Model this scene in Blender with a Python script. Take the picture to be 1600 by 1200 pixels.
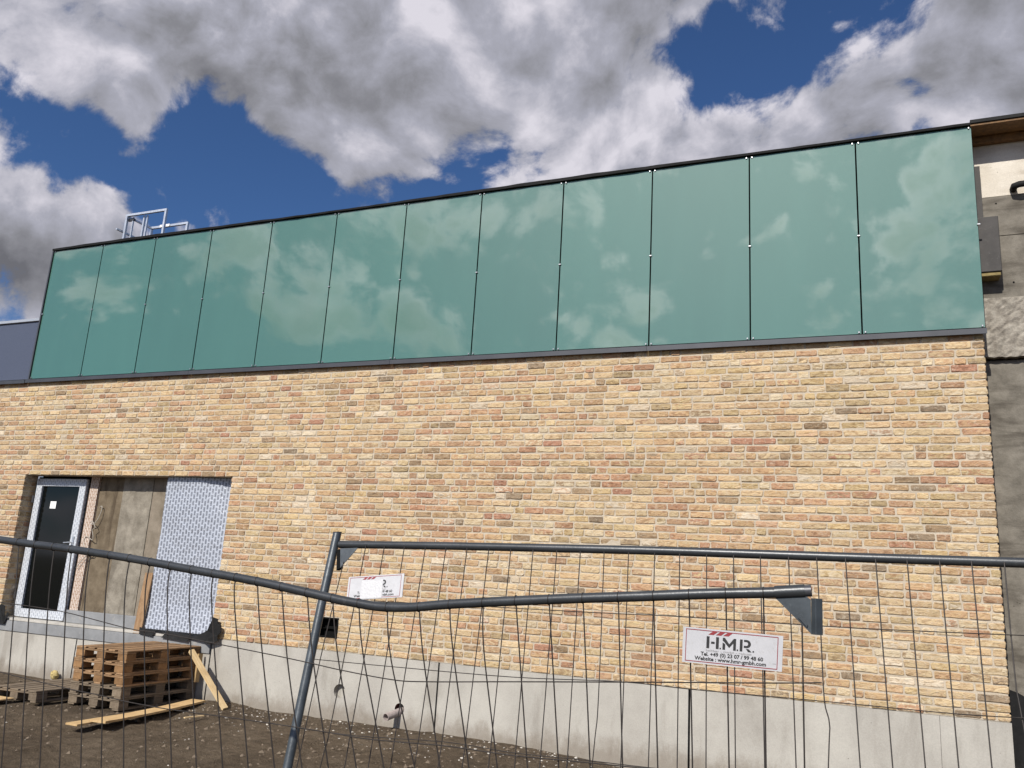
import bpy, bmesh, math, random
from mathutils import Vector, Matrix
from mathutils.geometry import tessellate_polygon
rad = math.radians
for _o in list(bpy.data.objects): bpy.data.objects.remove(_o)
scene = bpy.context.scene
col = scene.collection
R_ = random.Random(7)

# ------------------------------------------------------------------ camera
CAM = Vector((12.14719, -8.86996, 1.71151))
CR = Vector((0.92033023, 0.38675591, 0.05841352)); CU = Vector((0.03522543, -0.2306875, 0.97239007)); CF = Vector((-0.38955288, 0.89286233, 0.22593232))
cd = bpy.data.cameras.new('camera'); cam = bpy.data.objects.new('camera', cd); col.objects.link(cam)
cd.sensor_fit = 'HORIZONTAL'; cd.sensor_width = 36.0; cd.lens = 36.0 * 1313.29 / 1600.0
cd.clip_start = 0.05; cd.clip_end = 2000
cam.matrix_world = Matrix(((CR.x, CU.x, -CF.x, CAM.x), (CR.y, CU.y, -CF.y, CAM.y), (CR.z, CU.z, -CF.z, CAM.z), (0, 0, 0, 1)))
scene.camera = cam
def px(p):                                  # pixel (1600 wide) and depth of a world point, to choose the bricks that show largest
    d = Vector(p) - CAM; z = d.dot(CF)
    return 800 + 1313.29 * d.dot(CR) / z, 600 - 1313.29 * d.dot(CU) / z, z

# ------------------------------------------------------------------ light
EXPOSURE = 0.35
scene.view_settings.view_transform = 'Standard'; scene.view_settings.look = 'None'
scene.view_settings.exposure = EXPOSURE; scene.view_settings.gamma = 1.0; scene.view_settings.use_curve_mapping = False
SUN_EL, SUN_AZ = rad(39), rad(188)          # azimuth clockwise from +Y
sun_dir = Vector((math.sin(SUN_AZ) * math.cos(SUN_EL), math.cos(SUN_AZ) * math.cos(SUN_EL), math.sin(SUN_EL)))
sd = bpy.data.lights.new('sun', 'SUN'); sd.energy = 4.2; sd.angle = rad(0.55); sd.color = (1.0, 0.95, 0.87)
so = bpy.data.objects.new('sun', sd); col.objects.link(so); so.location = (5, -20, 30)
so.rotation_euler = (-sun_dir).to_track_quat('-Z', 'Y').to_euler()

class NT:
    """small helper around a node tree"""
    def __init__(s, tree): s.t = tree; s.n = tree.nodes; s.l = tree.links
    def node(s, kind, **kw):
        n = s.n.new(kind)
        for k, v in kw.items(): setattr(n, k, v)
        return n
    def put(s, sock, v):
        if isinstance(v, bpy.types.NodeSocket): s.l.new(v, sock)
        elif isinstance(v, (tuple, list)) and len(v) == 3 and sock.type == 'RGBA': sock.default_value = (*v, 1)
        else: sock.default_value = v
    def math(s, op, a, b=None, c=None, clamp=False):
        n = s.node('ShaderNodeMath', operation=op); n.use_clamp = clamp
        for i, v in enumerate((a, b, c)):
            if v is not None: s.put(n.inputs[i], v)
        return n.outputs[0]
    def vmath(s, op, a, b=None):
        n = s.node('ShaderNodeVectorMath', operation=op); s.put(n.inputs[0], a)
        if b is not None: s.put(n.inputs['Scale'] if op == 'SCALE' else n.inputs[1], b)
        return n.outputs['Value'] if op == 'DOT_PRODUCT' else n.outputs[0]
    def mix(s, f, a, b, blend='MIX'):
        n = s.node('ShaderNodeMix', data_type='RGBA', blend_type=blend)
        s.put(n.inputs[0], f); s.put(n.inputs[6], a); s.put(n.inputs[7], b); return n.outputs[2]
    def noise(s, vec, scale, detail=4, rough=0.55, dist=0.0, dims='3D'):
        n = s.node('ShaderNodeTexNoise', noise_dimensions=dims)
        if vec is not None: s.put(n.inputs['Vector'], vec)
        n.inputs['Scale'].default_value = scale; n.inputs['Detail'].default_value = detail
        n.inputs['Roughness'].default_value = rough; n.inputs['Distortion'].default_value = dist
        return n
    def ramp(s, f, stops, interp='LINEAR'):
        n = s.node('ShaderNodeValToRGB'); cr = n.color_ramp; cr.interpolation = interp
        while len(cr.elements) < len(stops): cr.elements.new(0.5)
        for e, (p, c) in zip(cr.elements, stops):
            e.position = p; e.color = (*c, 1) if isinstance(c, (tuple, list)) else (c, c, c, 1)
        s.put(n.inputs[0], f); return n.outputs[0]
    def smooth(s, v, a, b):
        n = s.node('ShaderNodeMapRange', interpolation_type='SMOOTHSTEP'); s.put(n.inputs[0], v)
        n.inputs[1].default_value = a; n.inputs[2].default_value = b; return n.outputs[0]
    def bump(s, h, strength=0.3, dist=0.01, normal=None):
        n = s.node('ShaderNodeBump'); s.put(n.inputs['Height'], h)
        n.inputs['Strength'].default_value = strength; n.inputs['Distance'].default_value = dist
        if normal is not None: s.put(n.inputs['Normal'], normal)
        return n.outputs[0]

# --- sky: Nishita with fair weather clouds standing at fixed directions (x, y, z, angular size, weight)
CLOUD_COVER = [(-0.6572,0.5975,0.4594,0.0305,-0.30),(-0.6403,0.6315,0.4373,0.0381,-0.36),(-0.6000,0.6819,0.4183,0.0647,-0.42),(-0.5367,0.7237,0.4337,0.0685,-0.42),(-0.4516,0.7800,0.4331,0.0609,-0.42),(-0.3706,0.8144,0.4465,0.0457,-0.40),(-0.6701,0.6358,0.3830,0.0762,-0.42),(-0.6932,0.5946,0.4074,0.0457,-0.38),(-0.7209,0.5560,0.4137,0.0305,-0.25),(-0.7401,0.5142,0.4334,0.0343,-0.25),(-0.7579,0.5126,0.4036,0.0343,-0.20),(-0.8028,0.5526,0.2239,0.0305,-0.50),(-0.1450,0.8180,0.5566,0.0343,-0.42),(-0.1071,0.8366,0.5373,0.0289,-0.32),(-0.1263,0.8071,0.5767,0.0305,-0.35),(-0.0457,0.8142,0.5788,0.0457,-0.50),(0.0159,0.8111,0.5846,0.0343,-0.42),(0.0416,0.8306,0.5553,0.0267,-0.35),(-0.3147,0.8327,0.4556,0.0267,-0.30),(-0.0601,0.8300,0.5544,0.0267,-0.25),(-0.6967,0.5075,0.5070,0.1219,0.42),(-0.6843,0.5613,0.4655,0.0457,0.30),(-0.5834,0.6055,0.5412,0.1295,0.50),(-0.5865,0.6533,0.4788,0.0381,0.30),(-0.5141,0.7054,0.4879,0.0457,0.30),(-0.4478,0.6901,0.5686,0.1447,0.42),(-0.3538,0.7594,0.5460,0.1066,0.22),(-0.4601,0.7205,0.5188,0.0609,0.25),(-0.2553,0.8034,0.5379,0.1066,0.22),(-0.2834,0.8277,0.4844,0.0457,0.18),(-0.1873,0.8584,0.4775,0.0609,0.25),(-0.0777,0.8689,0.4889,0.0685,0.28),(-0.0044,0.8438,0.5366,0.0419,0.40),(0.1123,0.8428,0.5264,0.0838,0.50),(0.1232,0.8701,0.4771,0.0609,0.30),(-0.7783,0.5381,0.3236,0.0838,0.38),(-0.7893,0.5498,0.2735,0.0457,0.40),(-0.7373,0.5742,0.3559,0.0419,0.22),(-0.7253,0.6004,0.3369,0.0305,0.20),(-0.7293,0.5376,0.4232,0.0267,0.10),(-0.2119,0.7700,0.6018,0.0533,0.30),(-0.0855,0.7984,0.5960,0.0244,0.45)]
CLOUD_LIGHT = [(-0.7037,0.5179,0.4864,0.1142,-0.06),(-0.5517,0.6571,0.5136,0.1219,-0.12),(-0.7887,0.5548,0.2649,0.0571,-0.40),(0.1178,0.8428,0.5252,0.0838,-0.20),(-0.2061,0.7756,0.5966,0.0533,-0.15),(-0.0316,0.8679,0.4957,0.0381,-0.15),(-0.7574,0.4705,0.4527,0.0381,0.30),(-0.3217,0.7763,0.5421,0.0685,0.12),(-0.2237,0.8241,0.5203,0.0762,0.10),(-0.1028,0.8549,0.5085,0.0533,0.12),(-0.0095,0.8295,0.5584,0.0381,0.40),(0.0839,0.8708,0.4845,0.0267,0.40),(-0.7714,0.5253,0.3591,0.0381,0.20),(-0.4052,0.6949,0.5940,0.0685,0.15),(-0.6258,0.5561,0.5469,0.0914,0.08)]

world = bpy.data.worlds.new('World'); scene.world = world; world.use_nodes = True
w = NT(world.node_tree); w.n.clear()
sky = w.node('ShaderNodeTexSky', sky_type='NISHITA'); sky.sun_disc = False
sky.sun_elevation = SUN_EL; sky.sun_rotation = SUN_AZ; sky.altitude = 100; sky.air_density = 1.0; sky.dust_density = 0.15; sky.ozone_density = 2.5
D = w.node('ShaderNodeTexCoord').outputs['Generated']
P = w.vmath('MULTIPLY', D, (1.15, 1.15, 1.5))
def blobs(lst, start=0.0):
    acc = start
    for x, y, z, s, wt in lst:
        d = w.vmath('DOT_PRODUCT', D, (x, y, z)); k = 1.0 / (s * s)
        acc = w.math('MULTIPLY_ADD', w.math('EXPONENT', w.math('MULTIPLY_ADD', d, k, -k)), wt, acc)
    return acc
warp = w.noise(P, 2.2, 3, 0.5).outputs['Color']
P2 = w.vmath('ADD', P, w.vmath('SCALE', w.vmath('SUBTRACT', warp, (0.5, 0.5, 0.5)), 0.22))
def puff(p, sc):                                                              # cauliflower heads of cumulus
    v = w.node('ShaderNodeTexVoronoi', feature='F1'); w.put(v.inputs['Vector'], p); v.inputs['Scale'].default_value = sc
    v.inputs['Detail'].default_value = 1.0; v.inputs['Roughness'].default_value = 0.55; v.inputs['Lacunarity'].default_value = 2.3
    return w.math('SUBTRACT', 0.46, v.outputs['Distance'])
def fbm(p):
    a = w.noise(p, 2.6, 3, 0.5).outputs['Fac']; b = w.noise(p, 7.0, 10, 0.60).outputs['Fac']
    return w.math('MULTIPLY_ADD', puff(p, 10.0), 0.2, w.math('MULTIPLY_ADD', a, 0.52, w.math('MULTIPLY', b, 0.62)))
n0 = fbm(P2); n1 = fbm(w.vmath('ADD', P2, (0.012, -0.03, 0.045)))
cover = blobs(CLOUD_COVER, 0.22)
fine = w.noise(P2, 20, 7, 0.65).outputs['Fac']
dens = w.math('ADD', w.math('MULTIPLY', w.math('SUBTRACT', n0, 0.585), 3.3), cover)
dens = w.math('ADD', dens, w.math('MULTIPLY_ADD', fine, 0.7, -0.35))          # ragged wisps
alpha = w.smooth(dens, -0.10, 0.26)
edge = w.math('MULTIPLY', w.math('SUBTRACT', n0, n1), 2.1)                    # lit crests
thick = w.math('MULTIPLY', w.smooth(dens, 0.1, 1.0), -0.10)
light = w.math('ADD', w.math('ADD', edge, thick), blobs(CLOUD_LIGHT, 0.68))
light = w.math('ADD', light, w.math('MULTIPLY_ADD', fine, 0.5, -0.25))
k_ = 2 ** -EXPOSURE
ccol = w.ramp(light, [(0.0, (0.17 * k_, 0.172 * k_, 0.195 * k_)), (0.32, (0.285 * k_, 0.287 * k_, 0.318 * k_)), (0.66, (0.45 * k_, 0.455 * k_, 0.53 * k_)), (1.0, (0.80 * k_, 0.775 * k_, 0.85 * k_))])
# thin cloud on the sun's side of the sky scatters the light forward and is brighter
fwd = w.math('POWER', w.math('MAXIMUM', w.vmath('DOT_PRODUCT', D, tuple(sun_dir)), 0.0), 2.0)
fwd = w.math('MULTIPLY_ADD', w.math('MULTIPLY', fwd, w.math('SUBTRACT', 1.0, w.math('MULTIPLY', w.smooth(dens, 0.06, 0.5), 0.8))), 2.4, 0.9)
ccol = w.vmath('SCALE', ccol, fwd)
bg1 = w.node('ShaderNodeBackground'); w.put(bg1.inputs[0], w.mix(1.0, sky.outputs[0], (0.56, 0.78, 1.10), 'MULTIPLY')); bg1.inputs[1].default_value = 0.060
bg2 = w.node('ShaderNodeBackground'); w.put(bg2.inputs[0], ccol)
ms = w.node('ShaderNodeMixShader'); w.put(ms.inputs[0], alpha); w.l.new(bg1.outputs[0], ms.inputs[1]); w.l.new(bg2.outputs[0], ms.inputs[2])
w.l.new(ms.outputs[0], w.node('ShaderNodeOutputWorld').inputs[0])

# ------------------------------------------------------------------ materials
def lin(r, g, b, k=1.0):
    f = lambda c: ((c / 255 + 0.055) / 1.055) ** 2.4 if c > 10 else c / 255 / 12.92
    return (f(r) * k, f(g) * k, f(b) * k)
def mat(name):
    m = bpy.data.materials.new(name); m.use_nodes = True; t = NT(m.node_tree); t.n.clear()
    b = t.node('ShaderNodeBsdfPrincipled'); o = t.node('ShaderNodeOutputMaterial'); t.l.new(b.outputs[0], o.inputs[0])
    return m, t, b
def plain(name, c, rough=0.6, metal=0.0, var=0.15, scale=6.0, bump=0.0, bscale=60.0, spec=0.5, dirt=None):
    m, t, b = mat(name)
    pos = t.node('ShaderNodeNewGeometry').outputs['Position']
    n = t.noise(pos, scale, 5, 0.6).outputs['Fac']
    dark = tuple(x * (1 - var) for x in c); lite = tuple(min(1, x * (1 + var)) for x in c)
    cc = t.ramp(n, [(0.3, dark), (0.7, lite)])
    if dirt: cc = t.mix(t.smooth(t.noise(pos, scale * 2.7, 8, 0.7).outputs['Fac'], 0.55, 0.75), cc, dirt)
    t.put(b.inputs['Base Color'], cc); b.inputs['Roughness'].default_value = rough; b.inputs['Metallic'].default_value = metal
    b.inputs['Specular IOR Level'].default_value = spec
    if bump: t.put(b.inputs['Normal'], t.bump(t.noise(pos, bscale, 5, 0.6).outputs['Fac'], bump, 0.004))
    return m
M = {}
# brick: each piece carries its two fired colours and a random number as attributes
m, t, b = mat('brick'); M['brick'] = m
ca = t.node('ShaderNodeAttribute', attribute_name='tone_a').outputs['Color']; cb = t.node('ShaderNodeAttribute', attribute_name='tone_b').outputs['Color']
rn = t.node('ShaderNodeAttribute', attribute_name='piece').outputs['Fac']
pos = t.node('ShaderNodeNewGeometry').outputs['Position']
cx = t.node('ShaderNodeCombineXYZ'); t.put(cx.inputs[0], t.math('MULTIPLY', rn, 37.0)); t.put(cx.inputs[1], t.math('MULTIPLY', rn, 71.0))
pp = t.vmath('ADD', pos, cx.outputs[0])
st = t.vmath('MULTIPLY', pp, (9.0, 9.0, 22.0))
fold = t.noise(st, 1.0, 3, 0.55, 1.2).outputs['Fac']
mott = t.noise(pp, 34, 6, 0.65).outputs['Fac']
grit = t.noise(pp, 260, 3, 0.6).outputs['Fac']
f1 = t.smooth(t.math('ADD', t.math('MULTIPLY', fold, 0.6), t.math('MULTIPLY', mott, 0.4)), 0.44, 0.57)
c1 = t.mix(f1, ca, cb)
c1 = t.mix(t.math('MULTIPLY', t.smooth(mott, 0.50, 0.70), 0.5), c1, (0.60, 0.52, 0.40))             # lime and sand bloom
c1 = t.mix(t.math('MULTIPLY', t.smooth(t.noise(t.vmath('MULTIPLY', pp, (1, 1, 2.2)), 17, 4, 0.6).outputs['Fac'], 0.52, 0.64), 0.65), c1, t.mix(1.0, cb, (0.60, 0.53, 0.47), 'MULTIPLY'))   # darker firing marks
c1 = t.mix(t.math('MULTIPLY', t.smooth(t.noise(pp, 70, 4, 0.7).outputs['Fac'], 0.64, 0.72), 0.55), c1, (0.11, 0.075, 0.05))   # burnt specks
g1 = t.ramp(grit, [(0.25, 0.82), (0.75, 1.12)])
t.put(b.inputs['Base Color'], t.mix(1.0, c1, g1, 'MULTIPLY')); b.inputs['Roughness'].default_value = 0.9; b.inputs['Specular IOR Level'].default_value = 0.15
hh = t.math('ADD', t.math('MULTIPLY', t.math('ABSOLUTE', t.math('SUBTRACT', fold, 0.5)), 2.2), t.math('MULTIPLY', mott, 0.5))
nb = t.bump(hh, 0.8, 0.011); t.put(b.inputs['Normal'], t.bump(grit, 0.35, 0.002, nb))
# mortar
m, t, b = mat('mortar'); M['mortar'] = m
pos = t.node('ShaderNodeNewGeometry').outputs['Position']
n1_ = t.noise(pos, 5, 5, 0.6).outputs['Fac']; n2_ = t.noise(pos, 120, 4, 0.65).outputs['Fac']
t.put(b.inputs['Base Color'], t.mix(1.0, t.ramp(n1_, [(0.3, (0.43, 0.368, 0.285)), (0.7, (0.525, 0.455, 0.358))]), t.ramp(n2_, [(0.25, 0.8), (0.75, 1.1)]), 'MULTIPLY'))
b.inputs['Roughness'].default_value = 0.95; b.inputs['Specular IOR Level'].default_value = 0.1
t.put(b.inputs['Normal'], t.bump(n2_, 0.6, 0.006))
# cast concrete
def concrete(name, a, c, stain, sc=1.6, streak=(1.2, 1.2, 0.35), bump=0.25, pit=0.7, stain_amt=0.6):
    m, t, b = mat(name)
    pos = t.node('ShaderNodeNewGeometry').outputs['Position']
    n1 = t.noise(pos, sc, 7, 0.62).outputs['Fac']; s1 = t.noise(t.vmath('MULTIPLY', pos, streak), 2.5, 6, 0.6, 0.4).outputs['Fac']
    g = t.noise(pos, 90, 4, 0.6).outputs['Fac']
    cc = t.ramp(n1, [(0.32, a), (0.68, c)])
    cc = t.mix(t.math('MULTIPLY', t.smooth(s1, 0.5, 0.72), stain_amt), cc, stain)
    v = t.node('ShaderNodeTexVoronoi'); t.put(v.inputs['Vector'], pos); v.inputs['Scale'].default_value = 17
    hole = t.math('MULTIPLY', t.smooth(v.outputs['Distance'], 0.10, 0.06), t.smooth(t.noise(pos, 3.1, 2).outputs['Fac'], 0.55, 0.62))
    cc = t.mix(t.math('MULTIPLY', hole, pit), cc, tuple(x * 0.35 for x in stain))
    if name == 'plinth_concrete':                                             # mud splashed up from the soil
        zs = t.node('ShaderNodeSeparateXYZ'); t.put(zs.inputs[0], pos)
        sp = t.noise(t.vmath('MULTIPLY', pos, (1, 1, 0.6)), 6, 8, 0.72).outputs['Fac']
        mud = t.smooth(t.math('SUBTRACT', t.math('MULTIPLY', sp, 0.5), zs.outputs[2]), 0.02, 0.24)
        cc = t.mix(t.math('MULTIPLY', mud, 0.55), cc, (0.15, 0.115, 0.08))
    t.put(b.inputs['Base Color'], t.mix(1.0, cc, t.ramp(g, [(0.25, 0.88), (0.75, 1.08)]), 'MULTIPLY'))
    b.inputs['Roughness'].default_value = 0.88; b.inputs['Specular IOR Level'].default_value = 0.2
    t.put(b.inputs['Normal'], t.bump(t.math('ADD', t.math('MULTIPLY', n1, 1.5), t.math('MULTIPLY', g, 0.3)), bump, 0.012))
    M[name] = m
concrete('plinth_concrete', (0.345, 0.325, 0.29), (0.44, 0.42, 0.375), (0.235, 0.215, 0.185), stain_amt=0.6)
concrete('old_concrete', (0.12, 0.108, 0.089), (0.215, 0.195, 0.163), (0.065, 0.056, 0.045), 6.0, (0.5, 0.5, 2.6), 0.6, 1.0, 0.8)
concrete('pale_concrete', (0.55, 0.50, 0.42), (0.66, 0.61, 0.53), (0.36, 0.31, 0.25), 5.0, (0.6, 0.6, 2.5), 0.4)
concrete('board_concrete', (0.15, 0.125, 0.092), (0.27, 0.23, 0.18), (0.085, 0.063, 0.042), 4.5, (2.5, 2.5, 0.5), 0.6, 1.0)
concrete('board_brown', (0.105, 0.080, 0.052), (0.20, 0.16, 0.11), (0.06, 0.043, 0.028), 5.5, (3.5, 3.5, 0.4), 0.6, 0.8, 0.9)
concrete('board_grey', (0.165, 0.145, 0.115), (0.30, 0.27, 0.22), (0.10, 0.085, 0.065), 7.0, (2, 2, 0.6), 0.9, 1.0, 0.7)
concrete('rough_concrete', (0.17, 0.15, 0.125), (0.36, 0.33, 0.28), (0.09, 0.08, 0.065), 14.0, (3, 3, 3), 1.0, 1.0)
M['grey_coating'] = plain('grey_coating', (0.21, 0.215, 0.22), 0.7, var=0.2, scale=4, bump=0.2, dirt=(0.33, 0.31, 0.28))
M['pale_ledge'] = plain('pale_ledge', (0.40, 0.38, 0.34), 0.8, var=0.2, scale=5, bump=0.3, dirt=(0.22, 0.2, 0.18))
M['soffit'] = plain('soffit', (0.15, 0.075, 0.022), 0.7, var=0.35, scale=25, bump=0.3)
M['dark_metal'] = plain('dark_metal', (0.065, 0.067, 0.075), 0.42, 0.3, 0.15, 3)
M['black_membrane'] = plain('black_membrane', (0.010, 0.010, 0.010), 0.7, 0, 0.4, 9, 0.4, 30, spec=0.2, dirt=(0.025, 0.023, 0.021))
M['dark_board'] = plain('dark_board', (0.050, 0.046, 0.043), 0.75, 0, 0.25, 6, 0.3, dirt=(0.09, 0.085, 0.08))
M['insulation'] = plain('insulation', (0.22, 0.17, 0.07), 0.95, 0, 0.3, 20, 0.6)
M['foam'] = plain('foam', (0.42, 0.33, 0.14), 0.9, 0, 0.3, 30, 0.8, 40)
M['steel'] = plain('steel', (0.55, 0.58, 0.62), 0.42, 0.75, 0.15, 12, 0.1)
M['clamp'] = plain('clamp', (0.40, 0.41, 0.42), 0.35, 0.8, 0.1, 40)
M['black'] = plain('black', (0.006, 0.006, 0.006), 0.8, 0, 0.2, 5, spec=0.1)
M['fence_paint'] = plain('fence_paint', (0.045, 0.049, 0.053), 0.36, 0.3, 0.2, 9, 0.12, 90, dirt=(0.075, 0.078, 0.08))
M['fence_zinc'] = plain('fence_zinc', (0.060, 0.070, 0.078), 0.38, 0.3, 0.25, 14, 0.15, 60, dirt=(0.10, 0.112, 0.12))
M['wire'] = plain('wire', (0.028, 0.023, 0.020), 0.6, 0.2, 0.3, 30)
M['pipe'] = plain('pipe', (0.33, 0.28, 0.26), 0.6, 0, 0.2, 30, 0.1)
M['red_brown'] = plain('red_brown', (0.085, 0.028, 0.022), 0.8, 0, 0.3, 30)
M['white_paper'] = plain('white_paper', (0.80, 0.80, 0.79), 0.6, 0, 0.03, 30)
M['sign_white'] = plain('sign_white', (0.44, 0.44, 0.455), 0.45, 0, 0.06, 25, dirt=(0.38, 0.37, 0.365))
M['sign_patch'] = plain('sign_patch', (0.50, 0.50, 0.51), 0.4, 0, 0.05, 60, 0.5, 90)
M['sign_ink'] = plain('sign_ink', (0.016, 0.015, 0.016), 0.5, 0, 0.1, 30)
M['sign_red'] = plain('sign_red', (0.22, 0.022, 0.028), 0.5, 0, 0.1, 30)
M['sign_grey'] = plain('sign_grey', (0.22, 0.21, 0.21), 0.5, 0, 0.1, 30)
M['cable'] = plain('cable', (0.36, 0.33, 0.28), 0.5)
M['pebble'] = plain('pebble', (0.46, 0.43, 0.38), 0.9, 0, 0.5, 50)
M['clod'] = plain('clod', (0.14, 0.108, 0.075), 0.95, 0, 0.3, 50, 0.6)
# timber
def wood(name, a, c, dirt, axis=(3, 40, 40)):
    m, t, b = mat(name)
    tc = t.node('ShaderNodeTexCoord').outputs['Object']
    oi = t.node('ShaderNodeObjectInfo').outputs['Random']
    ox = t.node('ShaderNodeCombineXYZ'); t.put(ox.inputs[0], t.math('MULTIPLY', oi, 31.0)); t.put(ox.inputs[2], t.math('MULTIPLY', oi, 17.0))
    q = t.vmath('ADD', t.vmath('MULTIPLY', tc, axis), ox.outputs[0])
    n = t.noise(q, 1.0, 5, 0.6, 0.6).outputs['Fac']; n2 = t.noise(t.vmath('ADD', tc, ox.outputs[0]), 7, 4, 0.6).outputs['Fac']
    cc = t.ramp(n, [(0.3, a), (0.7, c)])
    cc = t.mix(t.math('MULTIPLY', t.smooth(n2, 0.48, 0.72), 0.6), cc, dirt)
    cc = t.mix(1.0, cc, t.ramp(oi, [(0.0, 0.72), (1.0, 1.15)]), 'MULTIPLY')
    t.put(b.inputs['Base Color'], cc); b.inputs['Roughness'].default_value = 0.8; b.inputs['Specular IOR Level'].default_value = 0.2
    t.put(b.inputs['Normal'], t.bump(n, 0.3, 0.003)); M[name] = m
wood('pallet_wood', (0.20, 0.12, 0.062), (0.35, 0.22, 0.12), (0.12, 0.075, 0.042), (40, 3, 40))
wood('pallet_block_wood', (0.20, 0.11, 0.05), (0.31, 0.18, 0.085), (0.13, 0.08, 0.045), (20, 20, 20))
wood('grey_wood', (0.135, 0.102, 0.070), (0.22, 0.175, 0.125), (0.095, 0.072, 0.052), (40, 3, 40))
wood('fresh_wood', (0.58, 0.42, 0.22), (0.72, 0.56, 0.33), (0.48, 0.33, 0.17), (3, 50, 50))
wood('plank_wood', (0.42, 0.28, 0.13), (0.56, 0.40, 0.21), (0.36, 0.23, 0.11), (4, 50, 50))
wood('brown_plank', (0.26, 0.155, 0.08), (0.40, 0.26, 0.15), (0.18, 0.11, 0.06), (40, 40, 4))
# back painted glass
m, t, b = mat('green_glass'); M['green_glass'] = m
pos = t.node('ShaderNodeNewGeometry').outputs['Position']; oi = t.node('ShaderNodeObjectInfo').outputs['Random']
n = t.noise(t.vmath('MULTIPLY', pos, (1.0, 1.0, 0.25)), 3.0, 4, 0.5).outputs['Fac']
t.put(b.inputs['Base Color'], t.mix(1.0, t.ramp(n, [(0.3, (0.040, 0.128, 0.095)), (0.7, (0.044, 0.138, 0.103))]), t.ramp(oi, [(0, 0.95), (1, 1.05)]), 'MULTIPLY'))
b.inputs['Roughness'].default_value = 0.55; b.inputs['IOR'].default_value = 1.5; b.inputs['Coat Weight'].default_value = 1.0; b.inputs['Coat Roughness'].default_value = 0.0; b.inputs['Coat IOR'].default_value = 1.75
M['glass_edge'] = plain('glass_edge', (0.28, 0.46, 0.40), 0.15)
# window pane of the door
m, t, b = mat('door_pane'); M['door_pane'] = m
b.inputs['Base Color'].default_value = (0.003, 0.004, 0.004, 1); b.inputs['Roughness'].default_value = 0.06; b.inputs['IOR'].default_value = 1.35
# profiled grey blue cladding
m, t, b = mat('blue_cladding'); M['blue_cladding'] = m
pos = t.node('ShaderNodeNewGeometry').outputs['Position']
n = t.noise(pos, 120, 3, 0.6).outputs['Fac']
t.put(b.inputs['Base Color'], t.ramp(n, [(0.3, (0.052, 0.064, 0.100)), (0.7, (0.075, 0.090, 0.135))])); b.inputs['Roughness'].default_value = 0.6; b.inputs['Specular IOR Level'].default_value = 0.3
M['pale_trim'] = plain('pale_trim', (0.42, 0.44, 0.47), 0.4, 0.4, 0.05)
# printed protective foil: short vertical lines of illegible dark print on white
def foil(name, base, ink, w_, h_, gap, rough=0.35):
    m, t, b = mat(name)
    pos = t.node('ShaderNodeNewGeometry').outputs['Position']
    s = t.node('ShaderNodeSeparateXYZ'); t.put(s.inputs[0], pos); c = t.node('ShaderNodeCombineXYZ')
    t.put(c.inputs[0], s.outputs[2]); t.put(c.inputs[1], t.math('ADD', s.outputs[0], t.math('MULTIPLY', s.outputs[1], 0.8)))
    br = t.node('ShaderNodeTexBrick'); t.put(br.inputs['Vector'], c.outputs[0]); br.offset = 0.42; br.offset_frequency = 2
    br.inputs['Scale'].default_value = 1.0; br.inputs['Brick Width'].default_value = w_; br.inputs['Row Height'].default_value = h_
    br.inputs['Mortar Size'].default_value = gap; br.inputs['Mortar Smooth'].default_value = 0.3; br.inputs['Bias'].default_value = 0
    inkf = t.math('SUBTRACT', 1.0, br.outputs['Fac'])
    hatch = t.smooth(t.noise(t.vmath('MULTIPLY', pos, (90, 90, 260)), 1.0, 1, 0.5).outputs['Fac'], 0.36, 0.52)
    cc = t.mix(t.math('MULTIPLY', inkf, t.math('MULTIPLY_ADD', hatch, 0.65, 0.2)), base, ink)
    t.put(b.inputs['Base Color'], cc); b.inputs['Roughness'].default_value = rough
    t.put(b.inputs['Normal'], t.bump(t.noise(pos, 5, 4, 0.55, 0.8).outputs['Fac'], 0.6, 0.04)); M[name] = m
foil('printed_foil', (0.40, 0.43, 0.49), (0.07, 0.075, 0.095), 0.085, 0.052, 0.0115)
foil('frame_foil', (0.50, 0.525, 0.56), (0.20, 0.22, 0.26), 0.07, 0.04, 0.014)
foil('perforated_strip', (0.33, 0.23, 0.17), (0.66, 0.60, 0.54), 0.09, 0.034, 0.010, 0.8)
# soil
m, t, b = mat('soil'); M['soil'] = m
pos = t.node('ShaderNodeNewGeometry').outputs['Position']
a1 = t.noise(pos, 0.9, 6, 0.6).outputs['Fac']; a2 = t.noise(pos, 9, 8, 0.7).outputs['Fac']; a3 = t.noise(pos, 70, 5, 0.7).outputs['Fac']
cc = t.ramp(a1, [(0.3, (0.115, 0.087, 0.060)), (0.7, (0.20, 0.156, 0.109))])
cc = t.mix(1.0, cc, t.ramp(a2, [(0.3, 0.6), (0.7, 1.2)]), 'MULTIPLY'); cc = t.mix(1.0, cc, t.ramp(a3, [(0.3, 0.7), (0.72, 1.25)]), 'MULTIPLY')
t.put(b.inputs['Base Color'], cc); b.inputs['Roughness'].default_value = 0.95; b.inputs['Specular IOR Level'].default_value = 0.1
t.put(b.inputs['Normal'], t.bump(t.math('ADD', a2, t.math('MULTIPLY', a3, 0.5)), 1.0, 0.07))

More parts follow.
